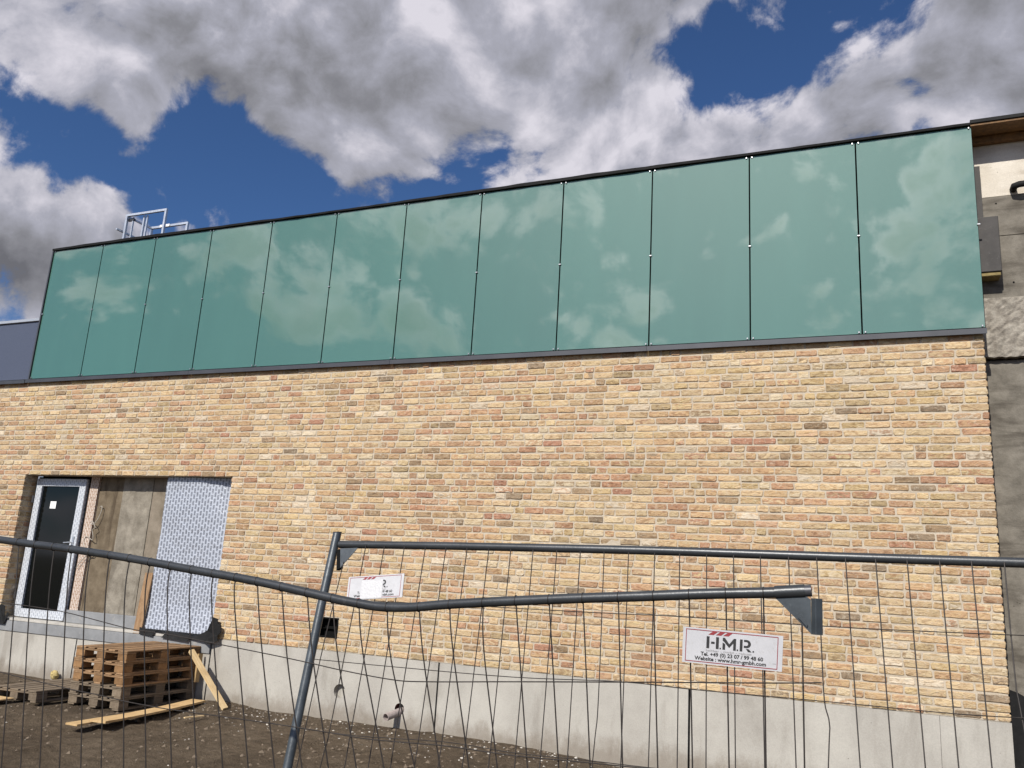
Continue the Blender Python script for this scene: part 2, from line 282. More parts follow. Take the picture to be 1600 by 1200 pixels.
# ------------------------------------------------------------------ mesh helpers
WL = {}
def wloc(o): return WL.get(o.name, Vector((0, 0, 0)))
def link(o, parent=None):
    col.objects.link(o)
    if parent: o.parent = parent
def tag(o, label=None, cat=None, group=None, kind=None):
    for k, v in (('label', label), ('category', cat), ('group', group), ('kind', kind)):
        if v: o[k] = v
    return o
def thing(name, loc, label, cat, group=None):
    o = bpy.data.objects.new(name, None); o.empty_display_size = 0.1; o.location = loc; link(o); WL[o.name] = Vector(loc)
    return tag(o, label, cat, group)
class MB:
    def __init__(s): s.v = []; s.f = []
    def add(s, vs, fs):
        k = len(s.v); s.v += [Vector(p) for p in vs]; s.f += [tuple(i + k for i in f) for f in fs]; return s
    def box(s, lo, hi, mtx=None, bev=0.0):
        (a, b_, c), (d, e, f) = lo, hi
        if bev <= 0:
            vs = [(a, b_, c), (d, b_, c), (d, e, c), (a, e, c), (a, b_, f), (d, b_, f), (d, e, f), (a, e, f)]
            fs = [(3, 2, 1, 0), (4, 5, 6, 7), (0, 1, 5, 4), (1, 2, 6, 5), (2, 3, 7, 6), (3, 0, 4, 7)]
        else:
            bm = bmesh.new(); bmesh.ops.create_cube(bm, size=1)
            for v in bm.verts: v.co = Vector(((a + d) / 2 + v.co.x * (d - a), (b_ + e) / 2 + v.co.y * (e - b_), (c + f) / 2 + v.co.z * (f - c)))
            bmesh.ops.bevel(bm, geom=list(bm.edges), offset=bev, segments=1, affect='EDGES'); bm.verts.index_update()
            vs = [tuple(v.co) for v in bm.verts]; fs = [tuple(v.index for v in q.verts) for q in bm.faces]; bm.free()
        if mtx: vs = [mtx @ Vector(v) for v in vs]
        return s.add(vs, fs)
    def quad_box(s, corners, depth):
        """four corner points of a face, given thickness along depth"""
        c = [Vector(p) for p in corners]; d = Vector(depth)
        return s.add(c + [p + d for p in c], [(0, 1, 2, 3), (7, 6, 5, 4), (1, 0, 4, 5), (2, 1, 5, 6), (3, 2, 6, 7), (0, 3, 7, 4)])
    def prism(s, pts, depth):
        c = [Vector(p) for p in pts]; d = Vector(depth); n = len(c)
        return s.add(c + [p + d for p in c], [tuple(range(n)), tuple(range(2 * n - 1, n - 1, -1))] + [((i + 1) % n, i, n + i, n + (i + 1) % n) for i in range(n)])
    def tube(s, pts, r, n=8, caps=True, inner=0.0):
        pts = [Vector(p) for p in pts]; rings = []; up = None
        for i, p in enumerate(pts):
            d = ((pts[min(i + 1, len(pts) - 1)] - pts[max(i - 1, 0)])).normalized()
            if up is None: up = d.orthogonal().normalized()
            up = (up - d * up.dot(d)).normalized(); sd_ = d.cross(up)
            rr = r[i] if isinstance(r, (list, tuple)) else r
            rings.append([p + (up * math.cos(2 * math.pi * j / n) + sd_ * math.sin(2 * math.pi * j / n)) * rr for j in range(n)])
        vs = [v for q in rings for v in q]; fs = []
        for i in range(len(pts) - 1):
            for j in range(n): fs.append((i * n + j, i * n + (j + 1) % n, (i + 1) * n + (j + 1) % n, (i + 1) * n + j))
        if caps: fs += [tuple(range(n - 1, -1, -1)), tuple((len(pts) - 1) * n + j for j in range(n))]
        return s.add(vs, fs)
    def build(s, name, material, parent=None, origin=None, smooth=False, world=True):
        me = bpy.data.meshes.new(name)
        if origin is None:
            lo = [min(v[i] for v in s.v) for i in range(3)]; hi = [max(v[i] for v in s.v) for i in range(3)]
            origin = Vector(((lo[0] + hi[0]) / 2, (lo[1] + hi[1]) / 2, lo[2]))
        origin = Vector(origin)
        me.from_pydata([v - origin for v in s.v], [], s.f)
        bm = bmesh.new(); bm.from_mesh(me); bmesh.ops.recalc_face_normals(bm, faces=bm.faces); bm.to_mesh(me); bm.free()
        me.materials.append(M[material] if isinstance(material, str) else material)
        if smooth:
            me.polygons.foreach_set('use_smooth', [True] * len(me.polygons))
            try: me.set_sharp_from_angle(angle=rad(40))
            except Exception: pass
        o = bpy.data.objects.new(name, me)
        o.location = origin - (wloc(parent) if parent else Vector((0, 0, 0))); link(o, parent); WL[o.name] = origin
        return o
def copy_tree(o, parent=None):
    c = o.copy(); col.objects.link(c)
    if parent: c.parent = parent
    for ch in list(o.children): copy_tree(ch, c)
    return c

# ------------------------------------------------------------------ ground
def hash2(i, j): return random.Random(i * 7919 + j * 104729).random()
def vnoise(x, y):
    i, j = math.floor(x), math.floor(y); u, v = x - i, y - j; u = u * u * (3 - 2 * u); v = v * v * (3 - 2 * v)
    return (hash2(i, j) * (1 - u) + hash2(i + 1, j) * u) * (1 - v) + (hash2(i, j + 1) * (1 - u) + hash2(i + 1, j + 1) * u) * v - 0.5
PROF = [(-9, 0), (3.4, -0.01), (4.2, 0.0), (4.6, 0.02), (5.3, 0.0), (6.0, -0.01), (7.3, -0.005), (8.2, 0.0), (9.2, -0.03), (10.5, -0.12), (14, -0.15)]
def ground_z(x, y):
    h = PROF[-1][1]
    for (x0, z0), (x1, z1) in zip(PROF, PROF[1:]):
        if x <= x1: h = z0 + (z1 - z0) * min(1, max(0, (x - x0) / (x1 - x0))); break
    near = math.exp(-((min(y, 0)) / 1.0) ** 2)
    rough = 0.055 * vnoise(x * 1.3, y * 1.3) + 0.04 * vnoise(x * 3.7 + 9, y * 3.7) + 0.034 * vnoise(x * 9, y * 9 + 5)
    flat = (0.25 if (2 < x < 4.5 and -1.7 < y < 0.1) else 1.0) * (1 - 0.65 * math.exp(-(min(y, 0) / 0.45) ** 2))
    fade = 1.0 if -8 < y < 1 and -4 < x < 16 else 0.3
    return h * near - 0.03 * (1 - near) + rough * fade * flat
def axis(lo, hi, d0, d1, step):
    a = [x * step + d0 for x in range(int((d1 - d0) / step) + 1)]; x, s = a[-1], step
    while x < hi: s *= 1.35; x += s; a.append(x)
    x, s = a[0], step; left = []
    while x > lo: s *= 1.35; x -= s; left.append(x)
    return left[::-1] + a
gx = axis(-350, 350, 1.0, 10.5, 0.055); gy = axis(-350, 350, -4.6, 0.2, 0.055)
g = MB(); nx = len(gx)
g.v = [Vector((x, y, ground_z(x, y) if abs(x) < 40 and abs(y) < 40 else -0.03)) for y in gy for x in gx]
g.f = [(j * nx + i, j * nx + i + 1, (j + 1) * nx + i + 1, (j + 1) * nx + i) for j in range(len(gy) - 1) for i in range(nx - 1)]
tag(g.build('ground', 'soil', origin=(0, 0, 0), smooth=True), kind='structure')

# ------------------------------------------------------------------ brick building
bld = thing('brick_building', (6, 4, 0), 'building of pale yellow brick under a band of green glass panels, on a concrete plinth', 'building')
X0, X1 = -3.0, 13.19                       # wall ends
OX0, OX1, OZ0, OZ1 = 0.313, 4.285, 0.75, 2.826
PITCH, BH = 0.0768, 0.0615
BX0, BX1 = 5.915, 6.195                    # vent box
wb = MB()
Y0, YB = 0.0035, 0.225
wb.box((X0, Y0, 0.752), (OX0 - 0.006, YB, 4.33)); wb.box((OX1 + 0.006, Y0, 0.752), (BX0, YB, 4.33)); wb.box((BX1, Y0, 0.752), (X1 - 0.008, YB, 4.33))
wb.box((OX0 - 0.006, Y0, OZ1 + 0.004), (OX1 + 0.006, YB, 4.33)); wb.box((BX0, Y0, 0.752), (BX1, YB, 0.902)); wb.box((BX0, Y0, 1.135), (BX1, YB, 4.33))
wall = wb.build('wall', 'mortar', bld)
PAL = [  # (weight, lighter/darker pair of fired clay colours as the photograph shows them in the sun)
 (20, (232, 206, 160), (214, 180, 136)), (16, (230, 200, 154), (208, 170, 124)), (13, (216, 178, 128), (190, 140, 96)),
 (6, (206, 160, 118), (186, 124, 92)), (8, (226, 200, 146), (200, 166, 104)), (8, (238, 222, 188), (220, 196, 152)),
 (7, (196, 150, 112), (164, 112, 82)), (4, (186, 126, 92), (160, 94, 68)), (4, (190, 166, 118), (146, 124, 84)),
 (4, (160, 128, 92), (122, 96, 70)), (1.3, (184, 112, 90), (160, 86, 70)), (1.8, (130, 110, 90), (88, 76, 66)), (2.5, (244, 232, 210), (228, 208, 178)), (1.5, (222, 182, 150), (208, 154, 120))]
PW = [p[0] for p in PAL]
REDDISH = (0, 0, 0.9, 1.0, 0, 0, 1.0, 1.0, 0, 0.8, 1.0, 0.4, 0, 0.8)            # which of them come from the redder batch
def brick_tone(rng, x=0.0, z=0.0):
    q = 0.16 + vnoise(x * 0.55 + 3, z * 1.3 + 1) + 0.6 * vnoise(x * 1.7, z * 3.1 + 8)
    _, a, c = rng.choices(PAL, [p * (1 + max(-0.75, 3.2 * q) * (1 if r_d else -0.25)) for p, r_d in zip(PW, [v > 0.5 for v in REDDISH])])[0]; j = rng.uniform(0.80, 1.06); k = 0.71; m_ = lin(224, 198, 164, k)
    f = lambda q: tuple((x * 0.64 + y * 0.36) * j for x, y in zip(lin(*q, k), m_))
    if rng.random() < 0.45: c = rng.choices(PAL, PW)[0][1]
    return f(a), f(c)
def brick_geo(o, u, v, n, L, H, rng, lean=0.003):
    """one hand moulded brick: origin at the lower left of its face, u along, v up, n outwards"""
    jit = lambda s: rng.uniform(-s, s)
    c = rng.uniform(0.005, 0.012)
    ring = [(c, 0), (L * 0.3, 0), (L * 0.68, 0), (L - c, 0), (L, c), (L, H - c), (L - c, H), (L * 0.62, H), (L * 0.33, H), (c, H), (0, H - c), (0, c)]
    out = [(x + jit(0.0042), y + jit(0.0028)) for x, y in ring]
    pr = rng.gauss(0.002, 0.0018); t1, t2 = jit(lean), jit(lean)
    f = lambda x, y, d: o + u * x + v * y + n * d
    vs = [f(x, y, -0.03) for x, y in out]
    vs += [f(x, y, pr - 0.002 + jit(0.001)) for x, y in out]
    vs += [f(L / 2 + (x - L / 2) * (1 - 0.010 / L), H / 2 + (y - H / 2) * 0.80, pr + 0.0018 + t1 * (x / L - .5) + t2 * (y / H - .5) + jit(0.0016)) for x, y in out]
    N = 12; fs = []
    for k in (0, 1):
        for j in range(N): fs.append((k * N + j, k * N + (j + 1) % N, (k + 1) * N + (j + 1) % N, (k + 1) * N + j))
    a = 2 * N
    fs += [(a + 0, a + 1, a + 8, a + 9), (a + 1, a + 2, a + 7, a + 8), (a + 2, a + 3, a + 6, a + 7), (a + 3, a + 4, a + 5, a + 6), (a + 9, a + 10, a + 11, a + 0)]
    return vs, fs
class Bricks:
    def __init__(s): s.mb = MB(); s.a = []; s.c = []; s.r = []
    def add(s, vs, fs, ta, tb, rv):
        s.mb.add(vs, fs); n = len(vs); s.a += [(*ta, 1)] * n; s.c += [(*tb, 1)] * n; s.r += [rv] * n
    def build(s, name, parent):
        o = s.mb.build(name, 'brick', parent); me = o.data
        for nm, d in (('tone_a', s.a), ('tone_b', s.c)):
            at = me.attributes.new(nm, 'FLOAT_COLOR', 'POINT'); at.data.foreach_set('color', [x for q in d for x in q])
        me.attributes.new('piece', 'FLOAT', 'POINT').data.foreach_set('value', s.r)
        return o
rng = random.Random(11)
layout = []
UX, UZ, NY = Vector((1, 0, 0)), Vector((0, 0, 1)), Vector((0, -1, 0))
def fill(x0, x1, z, r):
    x = x0; prev = None
    while x < x1 - 0.05:
        L = rng.choices([0.216, 0.102, 0.158], [66, 24, 10])[0] + rng.uniform(-0.012, 0.010)
        if x == x0: L = [0.216, 0.102, 0.158, 0.19][(r * 7 + rng.randrange(2)) % 4]
        rest = x1 - (x + L)
        if rest < 0.06: L = x1 - x
        if L > 0.25: L = x1 - x - 0.12 - 0.011 if x1 - x > 0.3 else L
        layout.append((x, z + 0.0018 * math.sin(x * 2.1 + r * 1.7) + rng.uniform(-0.0015, 0.0015), L)); x += L + 0.0145 + rng.uniform(-0.004, 0.004)
for r in range(46):
    z = 0.757 + r * PITCH
    spans = [(X0, X1)]
    def cut(a, b):
        global spans
        spans = [q for s_, e_ in spans for q in ((s_, min(e_, a)), (max(s_, b), e_)) if q[1] - q[0] > 0.05]
    if z < OZ1 - 0.02: cut(OX0, OX1)
    if 2 <= r <= 4: cut(BX0, BX1)
    for a_, b_ in spans: fill(a_, b_, z, r)
def area(q):
    x, z, L = q; u_, v_, d = px((x + L / 2, 0, z + BH / 2))
    return (L * BH / d ** 2) if 0 < u_ < 1600 and 0 < v_ < 1200 else 0
big = set(sorted(range(len(layout)), key=lambda i: -area(layout[i]))[:300])
rest = Bricks()
for i, (x, z, L) in enumerate(layout):
    vs, fs = brick_geo(Vector((x, 0, z)), UX, UZ, NY, L, BH + rng.uniform(-0.006, 0.004), rng); ta, tb = brick_tone(rng, x, z); rv = rng.random()
    if i in big:
        one = Bricks(); one.add(vs, fs, ta, tb, rv); one.build('brick', wall)
    else: rest.add(vs, fs, ta, tb, rv)
for r in range(27):                                                   # bricks returning into the opening and round the end of the wall
    z = 0.757 + r * PITCH
    for (o_, u_, n_) in ((Vector((OX0, 0, z)), Vector((0, 1, 0)), Vector((1, 0, 0))), (Vector((OX1, 0, z)), Vector((0, 1, 0)), Vector((-1, 0, 0)))):
        for y0, L in ((0.012, 0.10), (0.125, 0.095)) if r % 2 else ((0.012, 0.205),):
            vs, fs = brick_geo(o_ + u_ * y0 - n_ * 0.004, u_, UZ, n_, L, BH, rng); ta, tb = brick_tone(rng); rest.add(vs, fs, ta, tb, rng.random())
for r in range(46):
    z = 0.757 + r * PITCH
    for y0, L in (((0.012, 0.10), (0.125, 0.095)) if r % 2 else ((0.012, 0.205),)):
        vs, fs = brick_geo(Vector((X1 - 0.002, y0, z)), Vector((0, 1, 0)), UZ, Vector((1, 0, 0)), L, BH, rng); ta, tb = brick_tone(rng); rest.add(vs, fs, ta, tb, rng.random())
tag(rest.build('bricks', wall), kind='stuff')

# plinth, cast in lengths with open joints
JX = [X0, 1.949, 4.313, 7.587, 10.402, 12.633, 13.205]
def panel_with_holes(x0, x1, z0, z1, yf, yb, holes):
    mb = MB(); outer = [Vector((x0, z0, 0)), Vector((x1, z0, 0)), Vector((x1, z1, 0)), Vector((x0, z1, 0))]
    loops = [outer] + [[Vector((cx_ + r_ * math.cos(-2 * math.pi * k / 24), cz_ + r_ * math.sin(-2 * math.pi * k / 24), 0)) for k in range(24)] for cx_, cz_, r_, dp in holes]
    flat = [p for l in loops for p in l]
    tris = tessellate_polygon(loops)
    mb.add([(p.x, yf, p.y) for p in flat], [tuple(q) for q in tris])
    mb.add([(x0, yf, z0), (x1, yf, z0), (x1, yf, z1), (x0, yf, z1), (x0, yb, z0), (x1, yb, z0), (x1, yb, z1), (x0, yb, z1)], [(4, 5, 6, 7), (0, 1, 5, 4), (1, 2, 6, 5), (2, 3, 7, 6), (3, 0, 4, 7)])
    return mb
for i, (a, b_) in enumerate(zip(JX, JX[1:])):
    gap = 0.0 if i in (5,) else 0.006
    gl = 0.0015 if i == 5 else 0.0105
    top = 0.56 if i < 2 else 0.749
    holes = [(6.301, 0.314, 0.079, 0.4), (7.125, 0.205, 0.062, 0.3)] if i == 2 else []
    panel_with_holes(a + gl, b_ - (0.0015 if i == 4 else 0.0105), -0.5, top, 0.004 - (0.002 if i in (3,) else 0), 0.21, holes).build('plinth_panel', 'plinth_concrete', bld)
MB().box((X0, 0.212, -0.5), (X1, 0.22, 0.55)).build('plinth_core', 'black', bld)
for x_ in JX[1:5]: MB().box((x_ - 0.0095, 0.022, -0.4), (x_ + 0.0095, 0.205, 0.545 if x_ < 4 else 0.74)).build('joint_shade', 'black', bld)  # black fill added in the open joints, standing in for the shade inside
tb_ = MB().tube([(6.301, 0.0045, 0.314), (6.301, 0.07, 0.314)], 0.0785, 24, caps=False); tb_.add([(6.2, 0.07, 0.2), (6.4, 0.07, 0.2), (6.4, 0.07, 0.42), (6.2, 0.07, 0.42)], [(0, 1, 2, 3)])
tb_.build('core_hole', 'plinth_concrete', bld, smooth=True)
tb_ = MB().tube([(7.125, 0.0045, 0.205), (7.125, 0.2, 0.205)], 0.0615, 24, caps=False); tb_.add([(7.0, 0.2, 0.1), (7.25, 0.2, 0.1), (7.25, 0.2, 0.32), (7.0, 0.2, 0.32)], [(0, 1, 2, 3)])
tb_.build('pipe_hole', 'red_brown', bld, smooth=True)
pp_ = MB(); a0, a1 = Vector((7.15, 0.19, 0.20)), Vector((7.075, -0.20, 0.135))
pp_.tube([a0, a1], 0.042, 20, caps=False); pp_.tube([a1, a0], 0.036, 20, caps=False)
d_ = (a1 - a0).normalized(); e1 = d_.orthogonal().normalized(); e2 = d_.cross(e1)
ri = [a1 + (e1 * math.cos(k * math.pi / 10) + e2 * math.sin(k * math.pi / 10)) * 0.042 for k in range(20)] + [a1 + (e1 * math.cos(k * math.pi / 10) + e2 * math.sin(k * math.pi / 10)) * 0.036 for k in range(20)]
pp_.add(ri, [(k, (k + 1) % 20, 20 + (k + 1) % 20, 20 + k) for k in range(20)])
pp_.build('drain_pipe', 'pipe', bld, smooth=True)
# grey coated strip and ledge under the opening
MB().box((X0, -0.012, 0.563), (4.30, 0.206, 0.705), bev=0.003).build('sill_strip', 'grey_coating', bld)
MB().box((X0, 0.004, 0.708), (4.28, 0.206, 0.742), bev=0.004).build('ledge', 'pale_ledge', bld)
MB().box((1.47, 0.14, 0.745), (4.27, 0.225, 0.915), bev=0.004).build('threshold', 'grey_coating', bld)
# vent box let into the brickwork
v_ = MB()
for lo, hi in (((BX0, -0.012, 0.903), (BX0 + 0.014, 0.12, 1.134)), ((BX1 - 0.014, -0.012, 0.903), (BX1, 0.12, 1.134)), ((BX0 + 0.014, -0.012, 0.903), (BX1 - 0.014, 0.12, 0.917)), ((BX0 + 0.014, -0.012, 1.12), (BX1 - 0.014, 0.12, 1.134))): v_.box(lo, hi)
v_.box((BX0 + 0.014, 0.1, 0.917), (BX1 - 0.014, 0.12, 1.12)); v_.box((BX0 + 0.014, 0.06, 1.0), (BX1 - 0.014, 0.1, 1.006))
v_.build('vent_box', 'black', bld)

# opening: concrete pieces, strip, door
MB().box((1.62, 0.252, 0.75), (2.09, 0.30, 2.88)).build('concrete_panel', 'board_brown', bld)['label'] = 'brown stained concrete strip beside the printed lath'
q_ = MB().box((2.096, 0.246, 0.75), (2.665, 0.30, 2.88)); q_.build('concrete_panel', 'board_grey', bld)
MB().box((2.673, 0.25, 0.75), (4.30, 0.30, 2.88)).build('concrete_panel', 'board_concrete', bld)
MB().box((1.455, 0.215, 0.745), (1.618, 0.25, 2.83)).build('perforated_strip', 'perforated_strip', bld)
MB().box((OX0, 0.302, 0.5), (OX1 + 0.1, 0.32, 2.9)).build('inner_wall', 'black', bld)
DX0, DX1, DZ0, DZ1 = 0.375, 1.41, 0.755, 2.79
dr = MB().box((DX0 - 0.045, 0.228, DZ0), (DX1 + 0.04, 0.30, DZ1 + 0.03)).build('door', 'black', bld)
dr['label'] = 'dark glazed door in a frame wrapped with printed film'
def bar(corners, name='frame', m_='frame_foil'): return MB().quad_box(corners, (0, 0.05, 0)).build(name, m_, dr)
yy = 0.176
bar([(DX0, yy, DZ0), (DX0 + 0.135, yy, DZ0 + 0.12), (DX0 + 0.115, yy, DZ1 - 0.11), (DX0, yy, DZ1 - 0.004)])
bar([(DX1 - 0.145, yy, DZ0 + 0.12), (DX1, yy, DZ0), (DX1, yy, DZ1 - 0.004), (DX1 - 0.125, yy, DZ1 - 0.11)])
bar([(DX0 + 0.006, yy, DZ0), (DX1 - 0.006, yy, DZ0), (DX1 - 0.15, yy, DZ0 + 0.12), (DX0 + 0.14, yy, DZ0 + 0.12)])
bar([(DX0 + 0.12, yy, DZ1 - 0.11), (DX1 - 0.13, yy, DZ1 - 0.11), (DX1 - 0.006, yy, DZ1), (DX0 + 0.006, yy, DZ1)])
MB().box((DX0 + 0.1, 0.205, DZ0 + 0.1), (DX1 - 0.1, 0.215, DZ1 - 0.1)).build('pane', 'door_pane', dr)
MB().box((0.70, 0.2025, 2.345), (0.822, 0.2045, 2.452)).build('sticker', 'white_paper', dr)
for z in (1.0, 1.78, 2.42):
    MB().box((DX0 - 0.035, 0.15, z), (DX0 - 0.004, 0.228, z + 0.11), bev=0.006).build('hinge', 'dark_metal', dr)
hd = MB().box((DX1 - 0.085, 0.160, 1.72), (DX1 - 0.05, 0.175, 1.95), bev=0.004); hd.tube([(DX1 - 0.068, 0.16, 1.86), (DX1 - 0.068, 0.12, 1.86), (DX1 - 0.19, 0.118, 1.85)], 0.009, 8)
hd.build('handle', 'steel', dr)

# glass panels with point clamps
GZ0, GZ1, GY = 4.338, 6.472, -0.012
MB().box((0.03, 0.09, 4.34), (13.19, 0.14, 6.47)).build('cavity_wall', 'black', bld)
gr = random.Random(3)
def clamp_geo(x, z):
    return MB().box((x - 0.008, GY - 0.012, z - 0.010), (x + 0.008, GY - 0.0005, z + 0.010), bev=0.003)
for k in range(12):
    xa, xb = k * 1.1 + 0.022, (k + 1) * 1.1 + 0.006
    w_, h_ = (xb - xa) / 2, (GZ1 - GZ0) / 2
    ta_, tb2 = gr.uniform(-0.0022, 0.0022), gr.uniform(-0.0015, 0.0015)
    mtx = Matrix.Translation(((xa + xb) / 2, GY + 0.006, (GZ0 + GZ1) / 2)) @ Matrix.Rotation(ta_, 4, 'Z') @ Matrix.Rotation(tb2, 4, 'X')
    # the pane bows very slightly, as toughened glass does
    gb = MB(); nn = 8; bow = gr.uniform(0.0006, 0.0018)
    vs = []
    for side in (-0.006, 0.006):
        for j in range(nn + 1):
            for i in range(nn + 1):
                u_, v2 = -1 + 2 * i / nn, -1 + 2 * j / nn
                vs.append(mtx @ Vector((u_ * w_, side - bow * (1 - u_ * u_) * (1 - v2 * v2), v2 * h_)))
    fs = []; off = (nn + 1) ** 2
    for j in range(nn):
        for i in range(nn):
            q = (j * (nn + 1) + i, j * (nn + 1) + i + 1, (j + 1) * (nn + 1) + i + 1, (j + 1) * (nn + 1) + i)
            fs.append(q); fs.append(tuple(off + z for z in reversed(q)))
    rim = [i for i in range(nn + 1)] + [j * (nn + 1) + nn for j in range(1, nn + 1)] + [nn * (nn + 1) + i for i in range(nn - 1, -1, -1)] + [j * (nn + 1) for j in range(nn - 1, 0, -1)]
    for i in range(len(rim)):
        a, c = rim[i], rim[(i + 1) % len(rim)]; fs.append((c, a, off + a, off + c))
    gb.add(vs, fs); gp = gb.build('glass_panel', 'green_glass', bld, smooth=True)
    for x, z in ((xa + 0.022, GZ0 + 0.014), (xb - 0.022, GZ0 + 0.014), (xa + 0.022, GZ1 - 0.014), (xb - 0.022, GZ1 - 0.014)):
        clamp_geo(x, z).build('clamp', 'clamp', gp)
    MB().box((xb - 0.008, GY - 0.014, 5.391), (xb + 0.024, GY - 0.001, 5.409), bev=0.004).build('clamp', 'clamp', gp)
    if k == 0: MB().box((xa - 0.016, GY - 0.016, 5.387), (xa + 0.012, GY - 0.001, 5.413), bev=0.004).build('clamp', 'clamp', gp)
# flashing under the glass, with a drip edge, in lengths
for a, b_ in ((X0, -0.03), (-0.026, 3.3), (3.303, 6.6), (6.603, 9.9), (9.903, 13.215)):
    lip = 0.0 if a > -1 else 0.006
    pr = [(-0.058 - lip, 4.262 - lip), (-0.052 - lip, 4.262 - lip), (-0.052, 4.31), (0.09, 4.332), (0.09, 4.336), (-0.06 - lip, 4.316 - lip)]
    MB().prism([(a, y, z) for y, z in pr], (b_ - a, 0, 0)).build('flashing', 'dark_metal', bld)
# upper edge: dark membrane turned over the parapet
re = MB(); n = 90; er = random.Random(5)
for i in range(n + 1):
    x = 0.0 + 13.2 * i / n; dz = 0.012 * math.sin(x * 0.9) + er.uniform(-0.004, 0.004); dy = er.uniform(-0.006, 0.006)
    re.v += [Vector(p) for p in ((x, -0.045 + dy, 6.480), (x, -0.05 + dy, 6.508 + dz * .5), (x, 0.0, 6.532 + dz), (x, 0.45, 6.53), (x, 0.45, 6.478))]
for i in range(n):
    for j in range(5): re.f.append((i * 5 + j, (i + 1) * 5 + j, (i + 1) * 5 + (j + 1) % 5, i * 5 + (j + 1) % 5))
re.f += [(4, 3, 2, 1, 0), tuple(n * 5 + j for j in range(5))]
re.build('roof_edge', 'black_membrane', bld)
MB().box((0.0, 0.45, 6.3), (13.2, 9, 6.45)).build('roof_slab', 'black_membrane', bld)
MB().box((0.0, 0.14, 4.34), (0.03, 9, 6.47)).build('side_wall', 'dark_board', bld)
MB().box((-0.012, -0.03, 4.336), (0.012, 0.14, 6.475)).build('edge_trim', 'dark_metal', bld)
# lower grey blue volume to the left of the glass
MB().box((-3.0, 0.03, 4.345), (-0.015, 0.1, 5.30)).build('cladding_panel', 'blue_cladding', bld)
MB().box((-3.0, 0.0, 5.304), (-0.015, 0.3, 5.352), bev=0.004).build('cladding_trim', 'pale_trim', bld)
MB().box((-3.0, 0.3, 4.345), (-0.015, 9, 5.3)).build('lower_roof', 'dark_board', bld)

# ------------------------------------------------------------------ concrete building at the right
cb_ = thing('concrete_building', (17, 4, 0), 'raw grey concrete building adjoining the brick wall at the right edge, with a wood-lined eave', 'building')
YC = 0.30
def wave_slab(x0, x1, z0, z1, y, th, amp, seed, nxs=30, nzs=8):
    mb = MB(); rr = random.Random(seed)
    for j in range(nzs + 1):
        for i in range(nxs + 1):
            e = rr.uniform(-amp, amp); mb.v.append(Vector((x0 + (x1 - x0) * i / nxs, y + e, z0 + (z1 - z0) * j / nzs + (rr.uniform(-amp, amp) if j in (0,) else 0))))
    for j in range(nzs):
        for i in range(nxs): mb.f.append((j * (nxs + 1) + i, j * (nxs + 1) + i + 1, (j + 1) * (nxs + 1) + i + 1, (j + 1) * (nxs + 1) + i))
    k = len(mb.v); top = [nzs * (nxs + 1) + i for i in range(nxs + 1)]; bot = list(range(nxs + 1))
    mb.v += [mb.v[i] + Vector((0, th, 0)) for i in bot] + [mb.v[i] + Vector((0, th, 0)) for i in top]
    for i in range(nxs):
        mb.f.append((i + 1, i, k + i, k + i + 1)); a = top[i]; mb.f.append((a, a + 1, k + nxs + 1 + i + 1, k + nxs + 1 + i))
    return mb
MB().box((13.0, YC + 0.002, 5.82), (17, 0.6, 6.50)).build('wall_slab', 'pale_concrete', cb_)['label'] = 'pale upper strip of concrete below the eave'
MB().box((13.0, YC, 5.385), (17, 0.6, 5.816), bev=0.004).build('wall_slab', 'old_concrete', cb_)
MB().box((13.0, YC + 0.003, 4.72), (17, 0.6, 5.381)).build('wall_slab', 'old_concrete', cb_)
wave_slab(13.0, 17, 4.11, 4.72, YC - 0.03, 0.3, 0.006, 4, 120, 20).build('rough_band', 'rough_concrete', cb_)
MB().box((13.0, YC + 0.04, 0.0), (17, 0.6, 4.09)).build('wall_slab', 'old_concrete', cb_)
MB().box((13.2, -0.045, 6.496), (17, 1.2, 6.532)).build('eave', 'black_membrane', cb_)
MB().box((13.2, -0.03, 6.470), (17, YC - 0.002, 6.492)).build('soffit', 'soffit', cb_)
MB().box((13.2, 0.22, 6.40), (17, YC - 0.003, 6.468)).build('batten', 'soffit', cb_)
for (x, z) in ((13.42, 5.74), (13.75, 5.83), (13.52, 4.88), (14.1, 5.2), (14.2, 4.9)):
    MB().tube([(x, YC - 0.002, z), (x, YC + 0.02, z)], 0.009, 10).build('tie_hole', 'black', cb_)
MB().box((13.14, 0.2, 5.5), (13.285, YC - 0.002, 6.13)).build('dark_strip', 'dark_board', cb_)
ib = MB().box((13.16, 0.12, 4.945), (13.405, YC - 0.002, 5.53), bev=0.006); ib.build('covering_sheet', 'dark_board', cb_)
MB().box((13.16, 0.135, 4.905), (13.395, YC - 0.004, 4.943), bev=0.006).build('insulation_block', 'insulation', cb_)
cpp = MB().tube([(13.58, YC - 0.01, 5.87), (13.58, 0.21, 5.87), (13.62, 0.19, 5.875), (13.75, 0.19, 5.88), (14.6, 0.19, 5.89)], [0.034, 0.034, 0.032, 0.03, 0.03], 14)
cpp.build('black_conduit', 'black_membrane', cb_, smooth=True)
